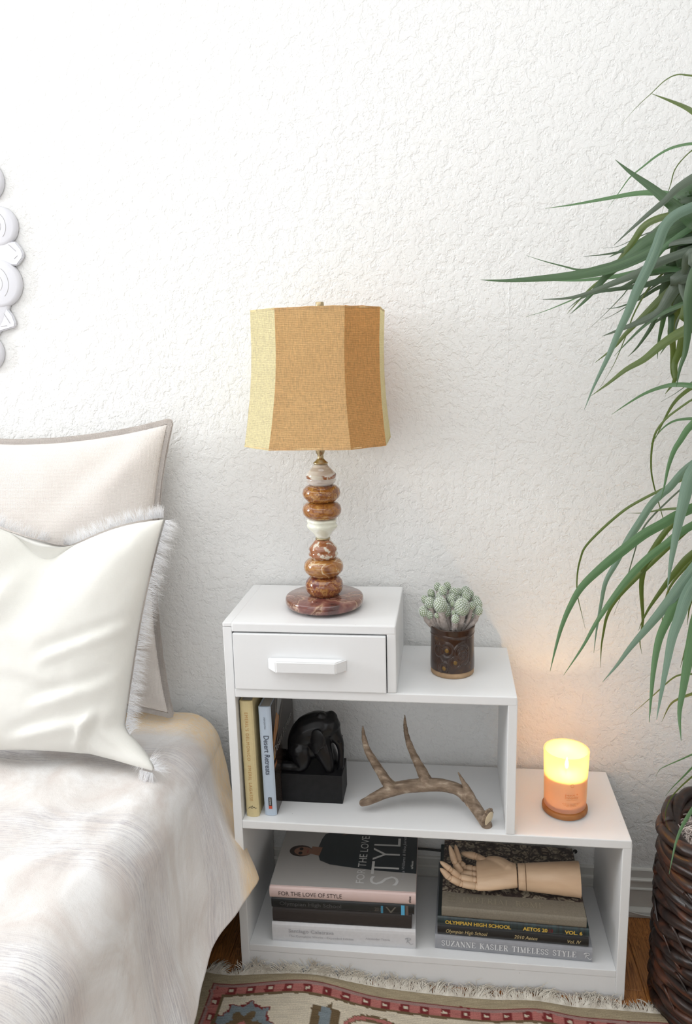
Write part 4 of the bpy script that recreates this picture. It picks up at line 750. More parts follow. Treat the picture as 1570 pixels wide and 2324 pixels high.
# ------------------------------------------------------------------ cactus in pot
PX, PY = .4735, -.1640
cp = thing('potted_cactus', 'clustered thimble cactus in a dark brown glazed cup on the second step', 'plant', (PX, PY, H2))
z0 = H2; PH = .1075
SW = [(-.012, .052, .0135, 1), (.006, .026, .011, 1), (-.018, .012, .0115, 1), (.020, .046, .017, 2), (.024, .036, .012, 2), (-.032, .05, .01, 2)]
def relief(a, z):
    s = ((a+pi/2+pi) % (2*pi)-pi)*.0475; h = z-z0; d = 0
    for rep in (0, .149*2/2, -.149):
        for cx, cz, r, kd in SW:
            q_ = sqrt((s-cx-rep)**2+((h-cz-.012)*.85)**2)
            d = max(d, exp(-((q_-r)/.0016)**2), .9*exp(-(q_/(.0045))**2) if kd == 1 else .6*exp(-((q_-r*.55)/.0014)**2))
    d = max(d, .7*exp(-((s+.022+(h-.06)*.55)/.0013)**2)*(1 if .03 < h < .085 else 0), .7*exp(-((s+.029+(h-.05)*.6)/.0013)**2)*(1 if .025 < h < .075 else 0))
    d = max(d, .6*exp(-((h-.092+.002*sin(s*60))/.0013)**2))
    return 1+.045*d*(1 if .014 < h < .098 else 0)
prf = []
for k in range(70):
    h = .013+(PH-.013)*k/69; r = .0470+.0006*sin(h*60)+(.0014*((h-.095)/.012) if h > .095 else 0); prf.append((r, z0+h))
prf += [(.0478, z0+PH+.001), (.0455, z0+PH+.0005), (.0440, z0+PH-.003), (.0435, z0+PH-.016)]
obj('pot', lathe(prf, PX, PY, 220, wob=lambda a, z: relief(a, z) if a is not None else 1), M['pot'], cp, True)
obj('pot_foot', lathe([(0, z0), (.0440, z0), (.0462, z0+.0015), (.0468, z0+.0145), (.044, z0+.0145), (.044, z0+.003), (0, z0+.003)], PX, PY, 60), M['clay'], cp, True, label='bare unglazed clay foot ring')
for cx, cz, r, kd in SW[:3]:
    a = -pi/2+cx/.0475; p = Vector((PX+.0478*cos(a), PY+.0478*sin(a), z0+cz+.012)); bm = bmesh.new()
    ball(bm, p, .0046, (1, .42, 1.2), 2, Matrix.Rotation(a+pi/2, 4, 'Z')); obj('glaze_boss', bm, M['glaze'], cp, True, label='ochre glazed boss')
obj('soil', lathe([(0, z0+PH-.012), (.025, z0+PH-.010), (.0442, z0+PH-.014), (.04, z0+PH-.03), (0, z0+PH-.03)], PX, PY, 30), M['soil'], cp, True)
def cactus_stem(cx, cy, cz, r, lean):
    top = Vector((cx, cy, cz)); base = Vector((PX+(cx-PX)*.45, PY+(cy-PY)*.45, z0+PH-.014)); ax = (top-base)
    ax = (ax.normalized()*.75+Vector((0, 0, .5))).normalized(); q = ax.to_track_quat('Z', 'Y').to_matrix()
    bm = bmesh.new(); n = max(44, int(110*(r/.012))); hh = r*1.25
    ball(bm, top, r*.90, (1, 1, 1.30), 3, q.to_4x4()); sp = bmesh.new(); ga = pi*(3-sqrt(5))
    for k in range(n):
        zz_ = 1-1.72*(k+.5)/n; rr = sqrt(max(0, 1-zz_*zz_)); a = ga*k; nl = Vector((rr*cos(a), rr*sin(a), zz_)); p = top+q @ Vector((nl.x*r*.9, nl.y*r*.9, nl.z*r*1.2)); nw = (q @ nl).normalized()
        ball(bm, p, r*.17, sub=1); tip = p+nw*r*.14; u = nw.orthogonal().normalized(); w = nw.cross(u); a0 = random.random()*6
        for j in range(7):
            b_ = a0+j*2*pi/7; dv = (u*cos(b_)+w*sin(b_)); e = tip+dv*r*.34+nw*r*.07; sd = dv.cross(nw)*.00034
            sp.faces.new([sp.verts.new(tip-sd), sp.verts.new(tip+sd), sp.verts.new(e)])
    o = obj('cactus_stem', bm, M['cactus'], cp, True); obj('spines', sp, M['spine'], o, kind='stuff')
    bm = bmesh.new(); mid = base.lerp(top, .5)+Vector(((cx-PX)*.12, (cy-PY)*.12, 0)); P3 = catmull([base, mid, top-q @ Vector((0, 0, r*.7))], 4)
    tube(P3, [r*.62+.0006*sin(i*3) for i in range(len(P3))], 10, bm)
    sp = bmesh.new()
    for k in range(130):
        t = random.random(); i = min(int(t*(len(P3)-1)), len(P3)-2); p = P3[i].lerp(P3[i+1], random.random()); d_ = Vector((random.gauss(0, 1), random.gauss(0, 1), random.gauss(0, .5))).normalized(); s0 = p+d_*r*.6; e = s0+d_*r*.2+Vector((random.gauss(0, 1), random.gauss(0, 1), random.gauss(0, 1)))*r*.2; sd = d_.orthogonal().normalized()*.0002
        sp.faces.new([sp.verts.new(s0-sd), sp.verts.new(s0+sd), sp.verts.new(e)])
    s_ = obj('stem_neck', bm, M['cactus_old'], cp, True, label='woody grey stem neck'); obj('spines', sp, M['spine'], s_, kind='stuff')
for cx, cy, cz, r in CACTUS: cactus_stem(cx, cy, cz-.001, r*1.13, 0)

# ------------------------------------------------------------------ candle
CX, CY = .7185, -.1855
ca = thing('jar_candle', 'lit candle in a frosted glass tumbler on the lowest step', 'candle', (CX, CY, H3))
bm = lathe([(0, H3+.0015), (.0455, H3+.0015), (.0480, H3+.004), (.0488, H3+.008), (.0485, H3+.0125), (.0465, H3+.0145), (0, H3+.0145)], CX, CY, 64)
obj('coaster', bm, M['lid'], ca, True, label='brown wooden lid used as a coaster')
obj('seal_ring', lathe([(0, H3), (.0445, H3), (.0460, H3+.0015), (0, H3+.0016)], CX, CY, 48), mat('silicone', (.6, .6, .6), .4), ca, True, label='clear sealing ring')
g0, g1 = H3+.0150, H3+.1450
obj('glass_tumbler', lathe([(0, g0), (.0425, g0), (.0448, g0+.003), (.0452, g0+.02), (.0462, g0+.07), (.0482, g1-.001), (.0478, g1), (.0456, g1), (.0448, g1-.003), (.0435, g0+.07), (.0425, g0+.012), (.040, g0+.0085), (0, g0+.008)], CX, CY, 72), M['glass'], ca, True, label='frosted glass tumbler')
wax = mat('wax', (.94, .80, .62), .4, spec=.4); n = N(wax); t_ = n.new('ShaderNodeBsdfTranslucent'); t_.inputs[0].default_value = (1, .78, .48, 1); mx = n.new('ShaderNodeMixShader'); mx.inputs[0].default_value = .5
n.link(n.b.outputs[0], mx.inputs[1]); n.link(t_.outputs[0], mx.inputs[2]); n.link(mx.outputs[0], wax.node_tree.nodes['Material Output'].inputs[0])
wz = g0+.074
obj('wax', lathe([(0, g0+.0092), (.0405, g0+.0092), (.0420, g0+.02), (.0428, wz), (.040, wz-.0015), (.02, wz-.002), (0, wz-.002)], CX, CY, 48), wax, ca, True, label='glowing cream wax')
wk = obj('wick', tube([(CX, CY, wz-.004), (CX+.0006, CY, wz+.005), (CX+.0018, CY, wz+.010)], .0009, 6), blk, ca)
fm = bpy.data.materials.new('flame'); fm.use_nodes = True; fm.node_tree.nodes.clear(); e_ = fm.node_tree.nodes.new('ShaderNodeEmission'); e_.inputs[0].default_value = (1, .62, .22, 1); e_.inputs[1].default_value = 60
fo = fm.node_tree.nodes.new('ShaderNodeOutputMaterial'); fm.node_tree.links.new(e_.outputs[0], fo.inputs[0])
fl_ = obj('flame', lathe([(0, wz+.009), (.0022, wz+.012), (.0040, wz+.018), (.0036, wz+.024), (.0018, wz+.031), (0, wz+.037)], CX+.0014, CY, 20), fm, ca, True, label='bright yellow flame')
pl = bpy.data.lights.new('flame_glow', 'POINT'); pl.energy = 2.3; pl.color = (1, .60, .24); pl.shadow_soft_size = .006; po = bpy.data.objects.new('flame_glow', pl); COL.objects.link(po); po.location = (CX+.0014, CY-.0005, wz+.022); po.visible_camera = False
pm = ink('candle_print', (.40, .17, .05))
def curved_text(s, zc, h, w, name='lettering'):
    c = bpy.data.curves.new('t', 'FONT'); c.body = s; c.size = 1; c.resolution_u = 2
    o = bpy.data.objects.new('t', c); COL.objects.link(o); me = bpy.data.meshes.new_from_object(o.evaluated_get(bpy.context.evaluated_depsgraph_get())); bpy.data.objects.remove(o)
    x0 = min(v.co.x for v in me.vertices); x1 = max(v.co.x for v in me.vertices)
    for v in me.vertices:
        s_ = (v.co.x-(x0+x1)/2)*w/(x1-x0); zz_ = zc+v.co.y*h/.69; r = .0452+.0010*min(1, max(0, (zz_-g0-.02)/.05))+.0004+.002*max(0, (zz_-g0-.07)/.06); a = -pi/2+.15+s_/r
        v.co = Vector((CX+r*cos(a), CY+r*sin(a), zz_))
    return obj(name, me, pm, ca)
curved_text('peace +', g0+.0450, .0055, .0275); curved_text('tranquility', g0+.0385, .0055, .0290); curved_text('cashmere jasmine', g0+.0345, .0018, .0220)
for k, (s, w) in enumerate((('BOY SIM / SOY WAX CANDLE BLEND', .0380), ('NATURAL FRAGRANCE OIL', .0330), ('NET WT 8 OZ', .0220))): curved_text(s, g0+.0255-.0032*k, .0020, w)
bm = bmesh.new()
for k in range(16):
    a1, a2 = 2*pi*k/16, 2*pi*(k+1)/16; r = .0470; tube([(CX+r*cos(-pi/2+.15+.0035*cos(a)/r), CY+r*sin(-pi/2+.15+.0035*cos(a)/r), g0+.0695+.0035*sin(a)) for a in (a1, a2)], .0003, 4, bm)
obj('emblem', bm, pm, ca)

# ------------------------------------------------------------------ wooden hand
hd = thing('wooden_hand', 'jointed wooden artist hand lying palm up on the relief covered book', 'mannequin hand', (.62, -.2, ZR))
HW = M['handwood']
def cyl_chain(L, seg=40): return L
ax0, ax1 = Vector((.7535, -.2045, .2265)), Vector((.6360, -.1985, .2200))
dirn = (ax1-ax0).normalized()
def frustum(p, q, r0, r1, sy=1.0, bev=.0012, seg=48):
    d_ = (q-p).normalized(); up = Vector((0, 0, 1)); s_ = d_.cross(up).normalized(); u_ = s_.cross(d_); Ln = (q-p).length; rows = []
    for t, rr in ((0, .0), (0, r0-bev), (bev/Ln, r0), (1-bev/Ln, r1), (1, r1-bev), (1, 0)):
        rows.append([p+d_*Ln*t+(s_*cos(2*pi*k/seg)*sy+u_*sin(2*pi*k/seg))*rr for k in range(seg)])
    bm, _ = grid(rows, close_v=True); bmesh.ops.remove_doubles(bm, verts=bm.verts, dist=1e-6); bmesh.ops.recalc_face_normals(bm, faces=bm.faces); return bm
obj('forearm', frustum(ax0, ax0+(ax1-ax0)*.985, .0375, .0290), HW, hd, True)
obj('wrist_ring', frustum(ax1-dirn*.0008, ax1+dirn*.0155, .0286, .0278), HW, hd, True)
bm = bmesh.new()
wp = ax1+dirn*.018
up_ = Vector((0, -.35, .94)).normalized()
for k in range(13):                       # palm: elliptical sections from wrist to knuckles
    t = k/12; c = wp.lerp(Vector((.5290, -.2005, .2140)), t)
    wd = .0262+.0085*sin(pi*min(1, t*.9))+.006*t; th = .0245-.011*t
    side = Vector((0, .80, .20+.12*t)).normalized(); nn_ = dirn.cross(side).normalized(); c = c+side*(.002+.004*sin(pi*t))
    ring = [c+side*cos(2*pi*j/28)*wd+nn_*sin(2*pi*j/28)*th*(.92 if sin(2*pi*j/28) > 0 else 1) for j in range(28)]
    if k == 0: rings_ = []
    rings_.append(ring)
b2, vs = grid(rings_, close_v=True, bm=bm); bm.faces.new(vs[0]); bm.faces.new(vs[-1][::-1]); bmesh.ops.recalc_face_normals(bm, faces=bm.faces)
chain(bm, [(.600, -.190, .226, .020), (.580, -.172, .229, .0165), (.5600, -.162, .2270, .0125)], 16)
me = fused(bm, .0015, 6); obj('palm', me, HW, hd, True)
for fi, L in enumerate(FINGERS):
    L = [Vector(p[:3]).to_tuple()+(p[3],) for p in L]
    pts4 = [Vector(p[:3]) for p in L]
    if fi < 4: pts4 = [p+Vector((0, 0, .0015)) for p in pts4]
    bm = bmesh.new(); ball(bm, pts4[0], L[0][3]*.92, sub=3); obj('joint_ball', bm, HW, hd, True)
    for k in range(len(L)-1):
        p, q = pts4[k], pts4[k+1]; dd = (q-p).normalized(); last = k == len(L)-2
        ra, rb = L[k][3]*.97, L[k+1][3]*.93; bm = bmesh.new()
        if last:
            n_ = 9; Ls = (q-p).length; P5 = [p+dd*(.0035+(Ls-.0035)*i/n_) for i in range(n_+1)]; R5 = [ra*sqrt(max(.02, 1-(i/n_)**3))*(1-.25*i/n_) for i in range(n_+1)]
            tube(P5, R5, 20, bm)
        else:
            bm.free(); bm = frustum(p+dd*.0048, q-dd*.0028, ra, rb, 1, .0010, 24)
        sg = obj('finger_segment' if fi < 4 else 'thumb_segment', bm, HW, hd, True)
        if k > 0:
            bm = bmesh.new(); ball(bm, p+dd*.001, ra*.86, sub=3); obj('joint_ball', bm, HW, hd, True)

# ------------------------------------------------------------------ bed, duvet, pillows
ZT = .515
def smoothstep(a, w): t = max(0, min(1, a/w)); return t*t*(3-2*t)
bed = thing('bed', 'bed against the white wall under a pale striped duvet, mostly hidden', 'bed', (-1.0, -1.05, 0))
obj('bed_base', box(-1.86, -.075, -2.1, -.06, .03, .27, .01), M['valance'], bed, label='grey fabric bed base')
for xx in (-1.7, -.30):
    for yy in (-1.95, -.25): obj('leg', box(xx-.03, xx+.03, yy-.03, yy+.03, 0, .03), M['dark'], bed)
bm = box(-1.88, -.128, -2.12, -.012, .272, ZT-.010, .045, 5); bmesh.ops.subdivide_edges(bm, edges=[e for e in bm.edges if e.calc_length() > .3], cuts=12, use_grid_fill=True)
for v in bm.verts: v.co += Vector((0, 0, .004*noise.noise(v.co*9)-(.02*smoothstep(-v.co.y-.12, .1) if v.co.z > .45 else 0)))
obj('mattress', bm, M['sheet'], bed, True, label='white sheeted mattress')
def smooth(t): t = max(0, min(1, t)); return t*t*(3-2*t)
NU, NV = 150, 170; rows, uvr = [], []
def prof_pt(s, r):
    """s: arc parameter across the bed (0 far side .. top edge .. hem 1); r: distance from the head end in metres"""
    yh = -.070
    xe = -.085+.012*sin(r*3.0+.6)+.03*exp(-((r-.55)/.3)**2)*0
    Rr = .085
    xh = .024+.020*exp(-(r/.10)**2)-.030*smooth((r-.15)/.7)+.012*sin(r*7+1)
    zh = .262-.065*smooth(r/.5)+.012*sin(r*5)
    if s < .6:
        t = s/.6; x = -1.95+(xe-Rr+1.95)*t; z = ZT+.004; u = x; down = 0
    elif s < .74:
        t = (s-.6)/.14; a = t*pi/2*.86; x = xe-Rr+Rr*sin(a); z = ZT+.004-Rr*(1-cos(a)); u = xe-Rr+Rr*a; down = .12*t
    else:
        t = (s-.74)/.26; a = pi/2*.86; x0 = xe-Rr+Rr*sin(a); z0_ = ZT+.004-Rr*(1-cos(a))
        x = x0+(xh-x0)*(t*.75+.25*t*t); z = z0_+(zh-z0_)*t; u = xe-Rr+Rr*a+(z0_-zh)*t; down = .12+.88*t
    y = yh-r-.245*down**1.25*exp(-r*1.1)
    fold = .020*down*(sin(y*17+1.3+1.5*z)*.5+noise.noise(Vector((y*5, z*2.5, 3)))*1.3)*smooth(r/.12+.25)
    x += fold+.008*noise.noise(Vector((y*14, z*10, 5)))*(.3+down)
    z += .010*noise.noise(Vector((x*5, y*5, 1)))+.005*noise.noise(Vector((x*14, y*14, 2)))*(1-down*.5)
    if x < -.2: z += .004*noise.noise(Vector((x*3, y*10, 9)))
    return (x, y, z), (u, r)
for i in range(NV+1):
    r = 2.0*(i/NV)**1.35; row, ur = [], []
    for j in range(NU+1):
        s = j/NU; s = s*.4/.35*1.0 if False else (s*1.0)
        s = .45+.55*s if j > 0 else 0.0
        p, uv = prof_pt(s, r); row.append(p); ur.append(uv)
    rows.append(row); uvr.append(ur)
bm, _ = grid(rows, uvs=uvr); bmesh.ops.recalc_face_normals(bm, faces=bm.faces)
bmesh.ops.solidify(bm, geom=list(bm.faces), thickness=.003)
duvet = tag(obj('duvet', bm, M['duvet'], None, True), 'pale linen duvet with soft grey stripes and a yellow head border draped over the bed', 'duvet')

FOLDS = {11: [(.95, .10, .15, -.18, .007, .05), (.9, -.35, .1, -.55, .006, .05), (.95, -.60, -.1, -.85, .007, .06), (.55, -.97, .75, -.55, .008, .05), (.80, -.98, .60, -.70, .006, .05), (-.05, .85, -.35, .1, .010, .09), (.02, .8, .25, .35, .006, .08), (-.2, -.2, .4, -.35, .004, .06)],
         3: [(.95, .9, .2, .2, .004, .10), (.9, -.8, .4, -.3, .005, .08)]}
def pillow(corners, thick, sag, nseg=56, flange=.0, wr=0, seed=0, dent=None, pinch=.10, edgefn=None):
    """corners TL,TR,BR,BL seen from the front. returns front/back closed bmesh and the rim points"""
    TL, TR, BR, BL = [Vector(c) for c in corners]; nrm = (TR-TL).cross(TL-BL).normalized()
    if nrm.y > 0: nrm = -nrm
    def P(u, v, side):
        k = pinch*(1-u*u)*abs(v)**3*(1 if True else 0); kx = pinch*(1-v*v)*abs(u)**3
        uu = u*(1-kx); vv = v*(1-k)
        a, b = (uu+1)/2, (vv+1)/2
        p = BL.lerp(BR, a).lerp(TL.lerp(TR, a), b)
        h = thick*(max(0, 1-abs(u)**3.2)**.62)*(max(0, 1-abs(v)**3.2)**.62)
        w = 0
        if wr:
            c_ = abs(u*v)
            w = wr*(noise.noise(Vector((u*2.2+seed, v*2.2, 1)))*.9+.45*noise.noise(Vector(((u+v)*5+seed, (u-v)*1.5, 2)))+.25*noise.noise(Vector((u*9, v*9, seed))))*min(1, h/(thick*.35)+.15)
            w += wr*.5*sin((u-.9*v)*11+2*noise.noise(Vector((u*2, v*2, seed+4))))*smooth((abs(u)-.35)*1.4)*min(1, h/(thick*.4))
        if dent: w -= dent[2]*exp(-((u-dent[0])/dent[3])**2)*smooth((v+.05)/1.0)*(1 if side > 0 else -.3)
        if wr and side > 0:
            for (ua, va, ub, vb, am, wd_) in FOLDS.get(seed, ()):
                dx_, dy_ = ub-ua, vb-va; L2 = dx_*dx_+dy_*dy_; tt = ((u-ua)*dx_+(v-va)*dy_)/L2; dd_ = ((u-ua)*dy_-(v-va)*dx_)/sqrt(L2)
                if -.1 < tt < 1.1: w += am*(exp(-(dd_/wd_)**2)-.8*exp(-((dd_-wd_*1.6)/wd_)**2))*smooth((tt+.1)*3)*smooth((1.1-tt)*3)
        q = p+nrm*(h*side+w)+Vector((0, 0, sag*(1-u*u)*max(0, v)))
        if edgefn: q = edgefn(u, v, side, q)
        return q
    bm = bmesh.new(); F_ = []; B_ = []
    for i in range(nseg+1):
        rf, rb = [], []
        for j in range(nseg+1):
            u, v = -1+2*j/nseg, -1+2*i/nseg; u = math.copysign(1-(1-abs(u))**1.35, u); v = math.copysign(1-(1-abs(v))**1.35, v)
            rim = i in (0, nseg) or j in (0, nseg)
            a = bm.verts.new(P(u, v, 1)); rf.append(a); rb.append(a if rim else bm.verts.new(P(u, v, -.5)))
        F_.append(rf); B_.append(rb)
    for i in range(nseg):
        for j in range(nseg):
            bm.faces.new((F_[i][j], F_[i][j+1], F_[i+1][j+1], F_[i+1][j])); bm.faces.new((B_[i][j], B_[i+1][j], B_[i+1][j+1], B_[i][j+1]))
    rim = [F_[0][j].co.copy() for j in range(nseg)]+[F_[i][nseg].co.copy() for i in range(nseg)]+[F_[nseg][j].co.copy() for j in range(nseg, 0, -1)]+[F_[i][0].co.copy() for i in range(nseg, 0, -1)]
    return bm, rim, nrm
# large back pillow
C1 = [(-.86, -.055, 1.222), (-.172, -.055, 1.228), (-.190, -.135, .552), (-.86, -.150, .550)]
bm, rim, nrm = pillow(C1, .062, -.0, wr=.004, seed=3, pinch=.12)
pil = thing('square_pillow', 'large cream pillow with stitched flange leaning on the wall behind the fringed one', 'pillow', (-.52, -.12, .54))
obj('pillow_body', bm, M['pinkcloth'], pil, True)
def flange(rim, nrm, w, m, par, layers=2, seed=0, curl=0):
    n = len(rim); cen = sum(rim, Vector())/n
    for ly in range(layers):
        rows = [[], [], []]
        for k in range(n):
            t = (rim[(k+1) % n]-rim[k-1]).normalized(); out = t.cross(nrm)
            if out.dot(rim[k]-cen) < 0: out = -out
            cr = (rim[k]-cen).normalized(); o_ = (out*.6+cr*.4).normalized() if abs(out.dot(cr)) < .8 else out
            wob = .0025*noise.noise(Vector((k*.35, ly*7, seed)))
            for q, f in enumerate((0, .5, 1)):
                rows[q].append(rim[k]+o_*w*(f-.05)*(1 if ly == 0 else .8)+nrm*((.0014+.0006*f)*(1 if ly else -1)+wob*f)+Vector((0, 0, 0)))
        bm, _ = grid(rows, close_v=True); bmesh.ops.solidify(bm, geom=list(bm.faces), thickness=.0016); bmesh.ops.recalc_face_normals(bm, faces=bm.faces)
        obj('flange', bm, m, par, False)
flange(rim, nrm, .014, M['pinkcloth'], pil)
# fringed front cushion
C2 = [(-.665, -.205, 1.050), (-.145, -.195, 1.035), (-.225, -.325, .545), (-.640, -.335, .540)]
def ef(u, v, side, q):
    # lower right corner spreads on the duvet like an ear
    k = smooth((u-.70)/.30)*smooth((-v-.72)/.28); q = q+Vector((.085, -.035, -.004))*k
    k2 = smooth((-v-.2)/.8); q.y -= .012*k2*(1 if side > 0 else .0)
    if q.z < ZT+.008: q.z = ZT+.008+.1*(q.z-ZT-.008)*0
    return q
bm, rim, nrm = pillow(C2, .078, -.0, nseg=72, wr=.0035, seed=11, dent=(-.05, .9, .060, .22), pinch=.06, edgefn=ef)
for v in bm.verts:      # chop dent lowers the top edge
    pass
cu = thing('fringed_cushion', 'ivory linen cushion with frayed white edges standing on the bed in front', 'pillow', (-.41, -.36, .53))
def dentz(p):
    t = smooth((p.z-.80)/.25); return p+Vector((0, 0, -.055*exp(-((p.x+.395)/.12)**2)*t))
for v in bm.verts: v.co = dentz(v.co)
rim = [dentz(p) for p in rim]
obj('cushion_body', bm, M['ivory'], cu, True)
# raised seam just inside the edge
cen = sum(rim, Vector())/len(rim); n_ = len(rim)
def fringe_strands(rim, nrm, cen, n, ln, w, bm, seed=0, spread=.5):
    R_ = random.Random(seed); L = len(rim)
    for k in range(n):
        t = R_.random()*L; i = int(t) % L; a, b = rim[i], rim[(i+1) % L]; p = a.lerp(b, t-int(t))
        if p.z < .575 and p.x < -.172: continue
        tg = (b-a).normalized(); out = tg.cross(nrm)
        if out.dot(p-cen) < 0: out = -out
        clump = noise.noise(Vector((t*.55, seed, 0)))*1.3; l_ = ln*(.55+.6*R_.random()+.25*noise.noise(Vector((t*.9, 3, 0))))
        d_ = (out+tg*(clump*spread+R_.gauss(0, .18))+nrm*R_.gauss(.05, .28)).normalized(); bend = Vector((R_.gauss(0, .25), R_.gauss(0, .2), -.35+R_.gauss(0, .2)))
        P5 = [p+out*.004, p+out*.004+d_*l_*.35, p+out*.004+d_*l_*.7+bend*l_*.12, p+out*.004+d_*l_+bend*l_*.32]
        s_ = (d_.cross(nrm)*cos(k)+nrm*sin(k)).normalized()
        for q in range(3):
            w0, w1 = w*(1-q*.25), w*(1-(q+1)*.25)
            bm.faces.new([bm.verts.new(v) for v in (P5[q]-s_*w0, P5[q]+s_*w0, P5[q+1]+s_*w1, P5[q+1]-s_*w1)])
    return bm
obj('fringe', fringe_strands(rim, nrm, cen, 10500, .031, .00036, bmesh.new(), 5), M['fringe'], cu, kind='stuff', label='frayed white thread fringe')

# ------------------------------------------------------------------ rug
RX0, RX1, RY0, RY1 = -.082, 1.05, -.300, -1.5
def redge(x): return -.3035-.030*(x-.16)-.010*exp(-((x+.03)/.07)**2)+.006*exp(-((x-.16)/.10)**2)+.004*sin(x*9+.5)-.006*exp(-((x-.72)/.06)**2)+.005*exp(-((x-.66)/.08)**2)
def rz_(x, y):
    d = -(y-redge(x)); base = .0055
    wave = .016*exp(-((x-.17)/.09)**2)+.008*exp(-((x-.66)/.07)**2)+.012*exp(-((x-.93)/.07)**2)+.003*sin(x*11)
    return base+max(0, wave)*exp(-d*7)*smooth(d/.03+.35)+.0006*noise.noise(Vector((x*60, y*60, 0)))
C_b = (.40, .33, .22); C_r = (.20, .035, .035); C_m = (.36, .23, .21); C_p = (.47, .17, .15); C_w = (.68, .60, .47); C_o = (.16, .11, .06); C_bl = (.22, .26, .28); C_g = (.20, .18, .06)
def rug_col(x, d):
    """x along the edge, d: distance inward from the fringe edge"""
    q = .0032; x = round(x/q)*q; d = round(d/q)*q
    e = min(d, (x-RX0-.004)*1.0+.004, 1.05-x+.02)
    if e < .026: return C_b
    if e < .030: return C_r
    if e < .036: return C_m
    if e < .056:
        c = x if d <= e+.001 else d
        if e != d and (x-RX0) < .2: c = d
        m_ = (c-.012) % .0425-.02125; c2 = e-.046
        if abs(m_) < .0095 and abs(c2) < .0085: return C_w if abs(m_) < .0045 and abs(c2) < .0038 else C_r
        return C_p
    if e < .062: return C_o
    # field: flowers and vines
    for k, fx in enumerate((.035, .40, .78)):
        fd = .14 if k != 1 else .155
        a = math.atan2(d-fd, x-fx); r = sqrt((x-fx)**2+((d-fd)*1.05)**2); R_ = .062*(1+.10*cos(a*9)+.04*cos(a*18))
        if r < .010: return C_p
        if r < .034*(1+.25*cos(a*6)): return C_o
        if r < R_-.005: return C_bl if k != 1 else C_m
        if r < R_: return C_r
    if abs(x-.2075) < .030 and .085 < d < .135: return C_bl if abs(x-.2075) < .012 else C_o
    if abs((x-.2075)+(d-.095)*.9) < .011 and d < .115 and x < .22: return C_o
    for fx, w_ in ((.31, .062), (.47, .05), (.62, .06)):
        t = abs(x-fx)/w_; 
        if t < 1:
            dd = .088+.03*t**3
            if abs(d-dd) < .0042: return C_p
            if abs(d-dd) < .0085: return C_o
    if abs(x-.60) < .05*(1-abs(d-.12)/.035): return C_o if abs(x-.6) > .012 else C_bl
    if abs(x-.70) < .03 and abs(d-.13) < .014: return C_p
    return C_w
bm = bmesh.new(); st_ = .0032; nx = int((RX1-RX0)/st_); ny = 215; vs = []; cols = []
def depth(j): return j*st_*.75 if j < 110 else 110*st_*.75+(j-110)*.0085
for j in range(ny):
    row = []
    for i_ in range(nx):
        x = RX0+i_*st_; d = depth(j); y = redge(x)*(1)-d; row.append((x, y, rz_(x, y)))
        cols.append((x, d))
    vs.append(row)
me = bpy.data.meshes.new('rug'); V = [p for r in vs for p in r]
Fc = [(j*nx+i_, (j+1)*nx+i_, (j+1)*nx+i_+1, j*nx+i_+1) for j in range(ny-1) for i_ in range(nx-1)]
me.from_pydata(V, [], Fc); ca_ = me.color_attributes.new('Col', 'FLOAT_COLOR', 'POINT')
buf = []
for x, d in cols:
    c = rug_col(x+.0012*noise.noise(Vector((x*90, d*90, 0))), d+.0015*noise.noise(Vector((x*70, d*70, 4)))); k = 1+.16*noise.noise(Vector((x*30, d*160, 1)))
    buf += [c[0]*k, c[1]*k, c[2]*k, 1]
ca_.data.foreach_set('color', buf)
rug = thing('kilim_rug', 'flat woven kilim rug with pink bordered flower pattern and cream fringe on the floor', 'rug', (.45, -.6, 0))
obj('woven_field', me, M['rug'], rug, True)
me2 = bpy.data.meshes.new('backing'); b_ = bmesh.new(); grid([[(x_, redge(x_)-.002-dd_, max(.0008, rz_(x_, redge(x_)-dd_)-.0045)) for dd_ in (0, .02, .06, .12, .25, .6, .95)] for x_ in [RX0+.001+(RX1-RX0-.002)*i_/160 for i_ in range(161)]], bm=b_); bmesh.ops.recalc_face_normals(b_, faces=b_.faces)
obj('backing', b_, M['rugfringe'], rug, True)
bm = bmesh.new(); Rr_ = random.Random(4); x = RX0
while x < RX1-.05:
    cl = noise.noise(Vector((x*22, 0, 0))); grp = noise.noise(Vector((x*90, 5, 0)))
    y = redge(x); zb = rz_(x, y-.001)
    ln = .031*(.55+.7*Rr_.random()+.9*cl); board = 0.0 < x < NW
    dx = 1.5*cl+1.1*grp+Rr_.gauss(0, .35)
    p0 = Vector((x, y-.002, zb)); lim = F-.0035 if board else -.2
    P4 = [p0]; dirv = Vector((dx, 1, .35+.5*grp)).normalized(); cur = p0
    for q in range(4):
        cur = cur+dirv*ln*.3
        if cur.y > lim: cur.y = lim-.001*Rr_.random(); dirv = Vector((dx*1.2+Rr_.gauss(0, .3), .1, .65-.2*q)).normalized()
        elif not board: dirv = (dirv+Vector((Rr_.gauss(0, .2), 0, -.35))).normalized()
        else: dirv = (dirv+Vector((Rr_.gauss(0, .2), 0, -.15))).normalized()
        if cur.z < .0012: cur.z = .0012
        P4.append(cur.copy())
    tube(P4, [.0010, .0009, .0009, .0008, .0004], 4, bm); x += .00062
obj('fringe', bm, M['rugfringe'], rug, kind='stuff', label='cream knotted fringe')
tag(obj('loose_thread', tube(catmull([(-.10, -.445, .003), (-.085, -.448, .008), (-.07, -.445, .0115), (-.058, -.452, .0105)], 5), .0009, 6), M['rugfringe'], rug, True))

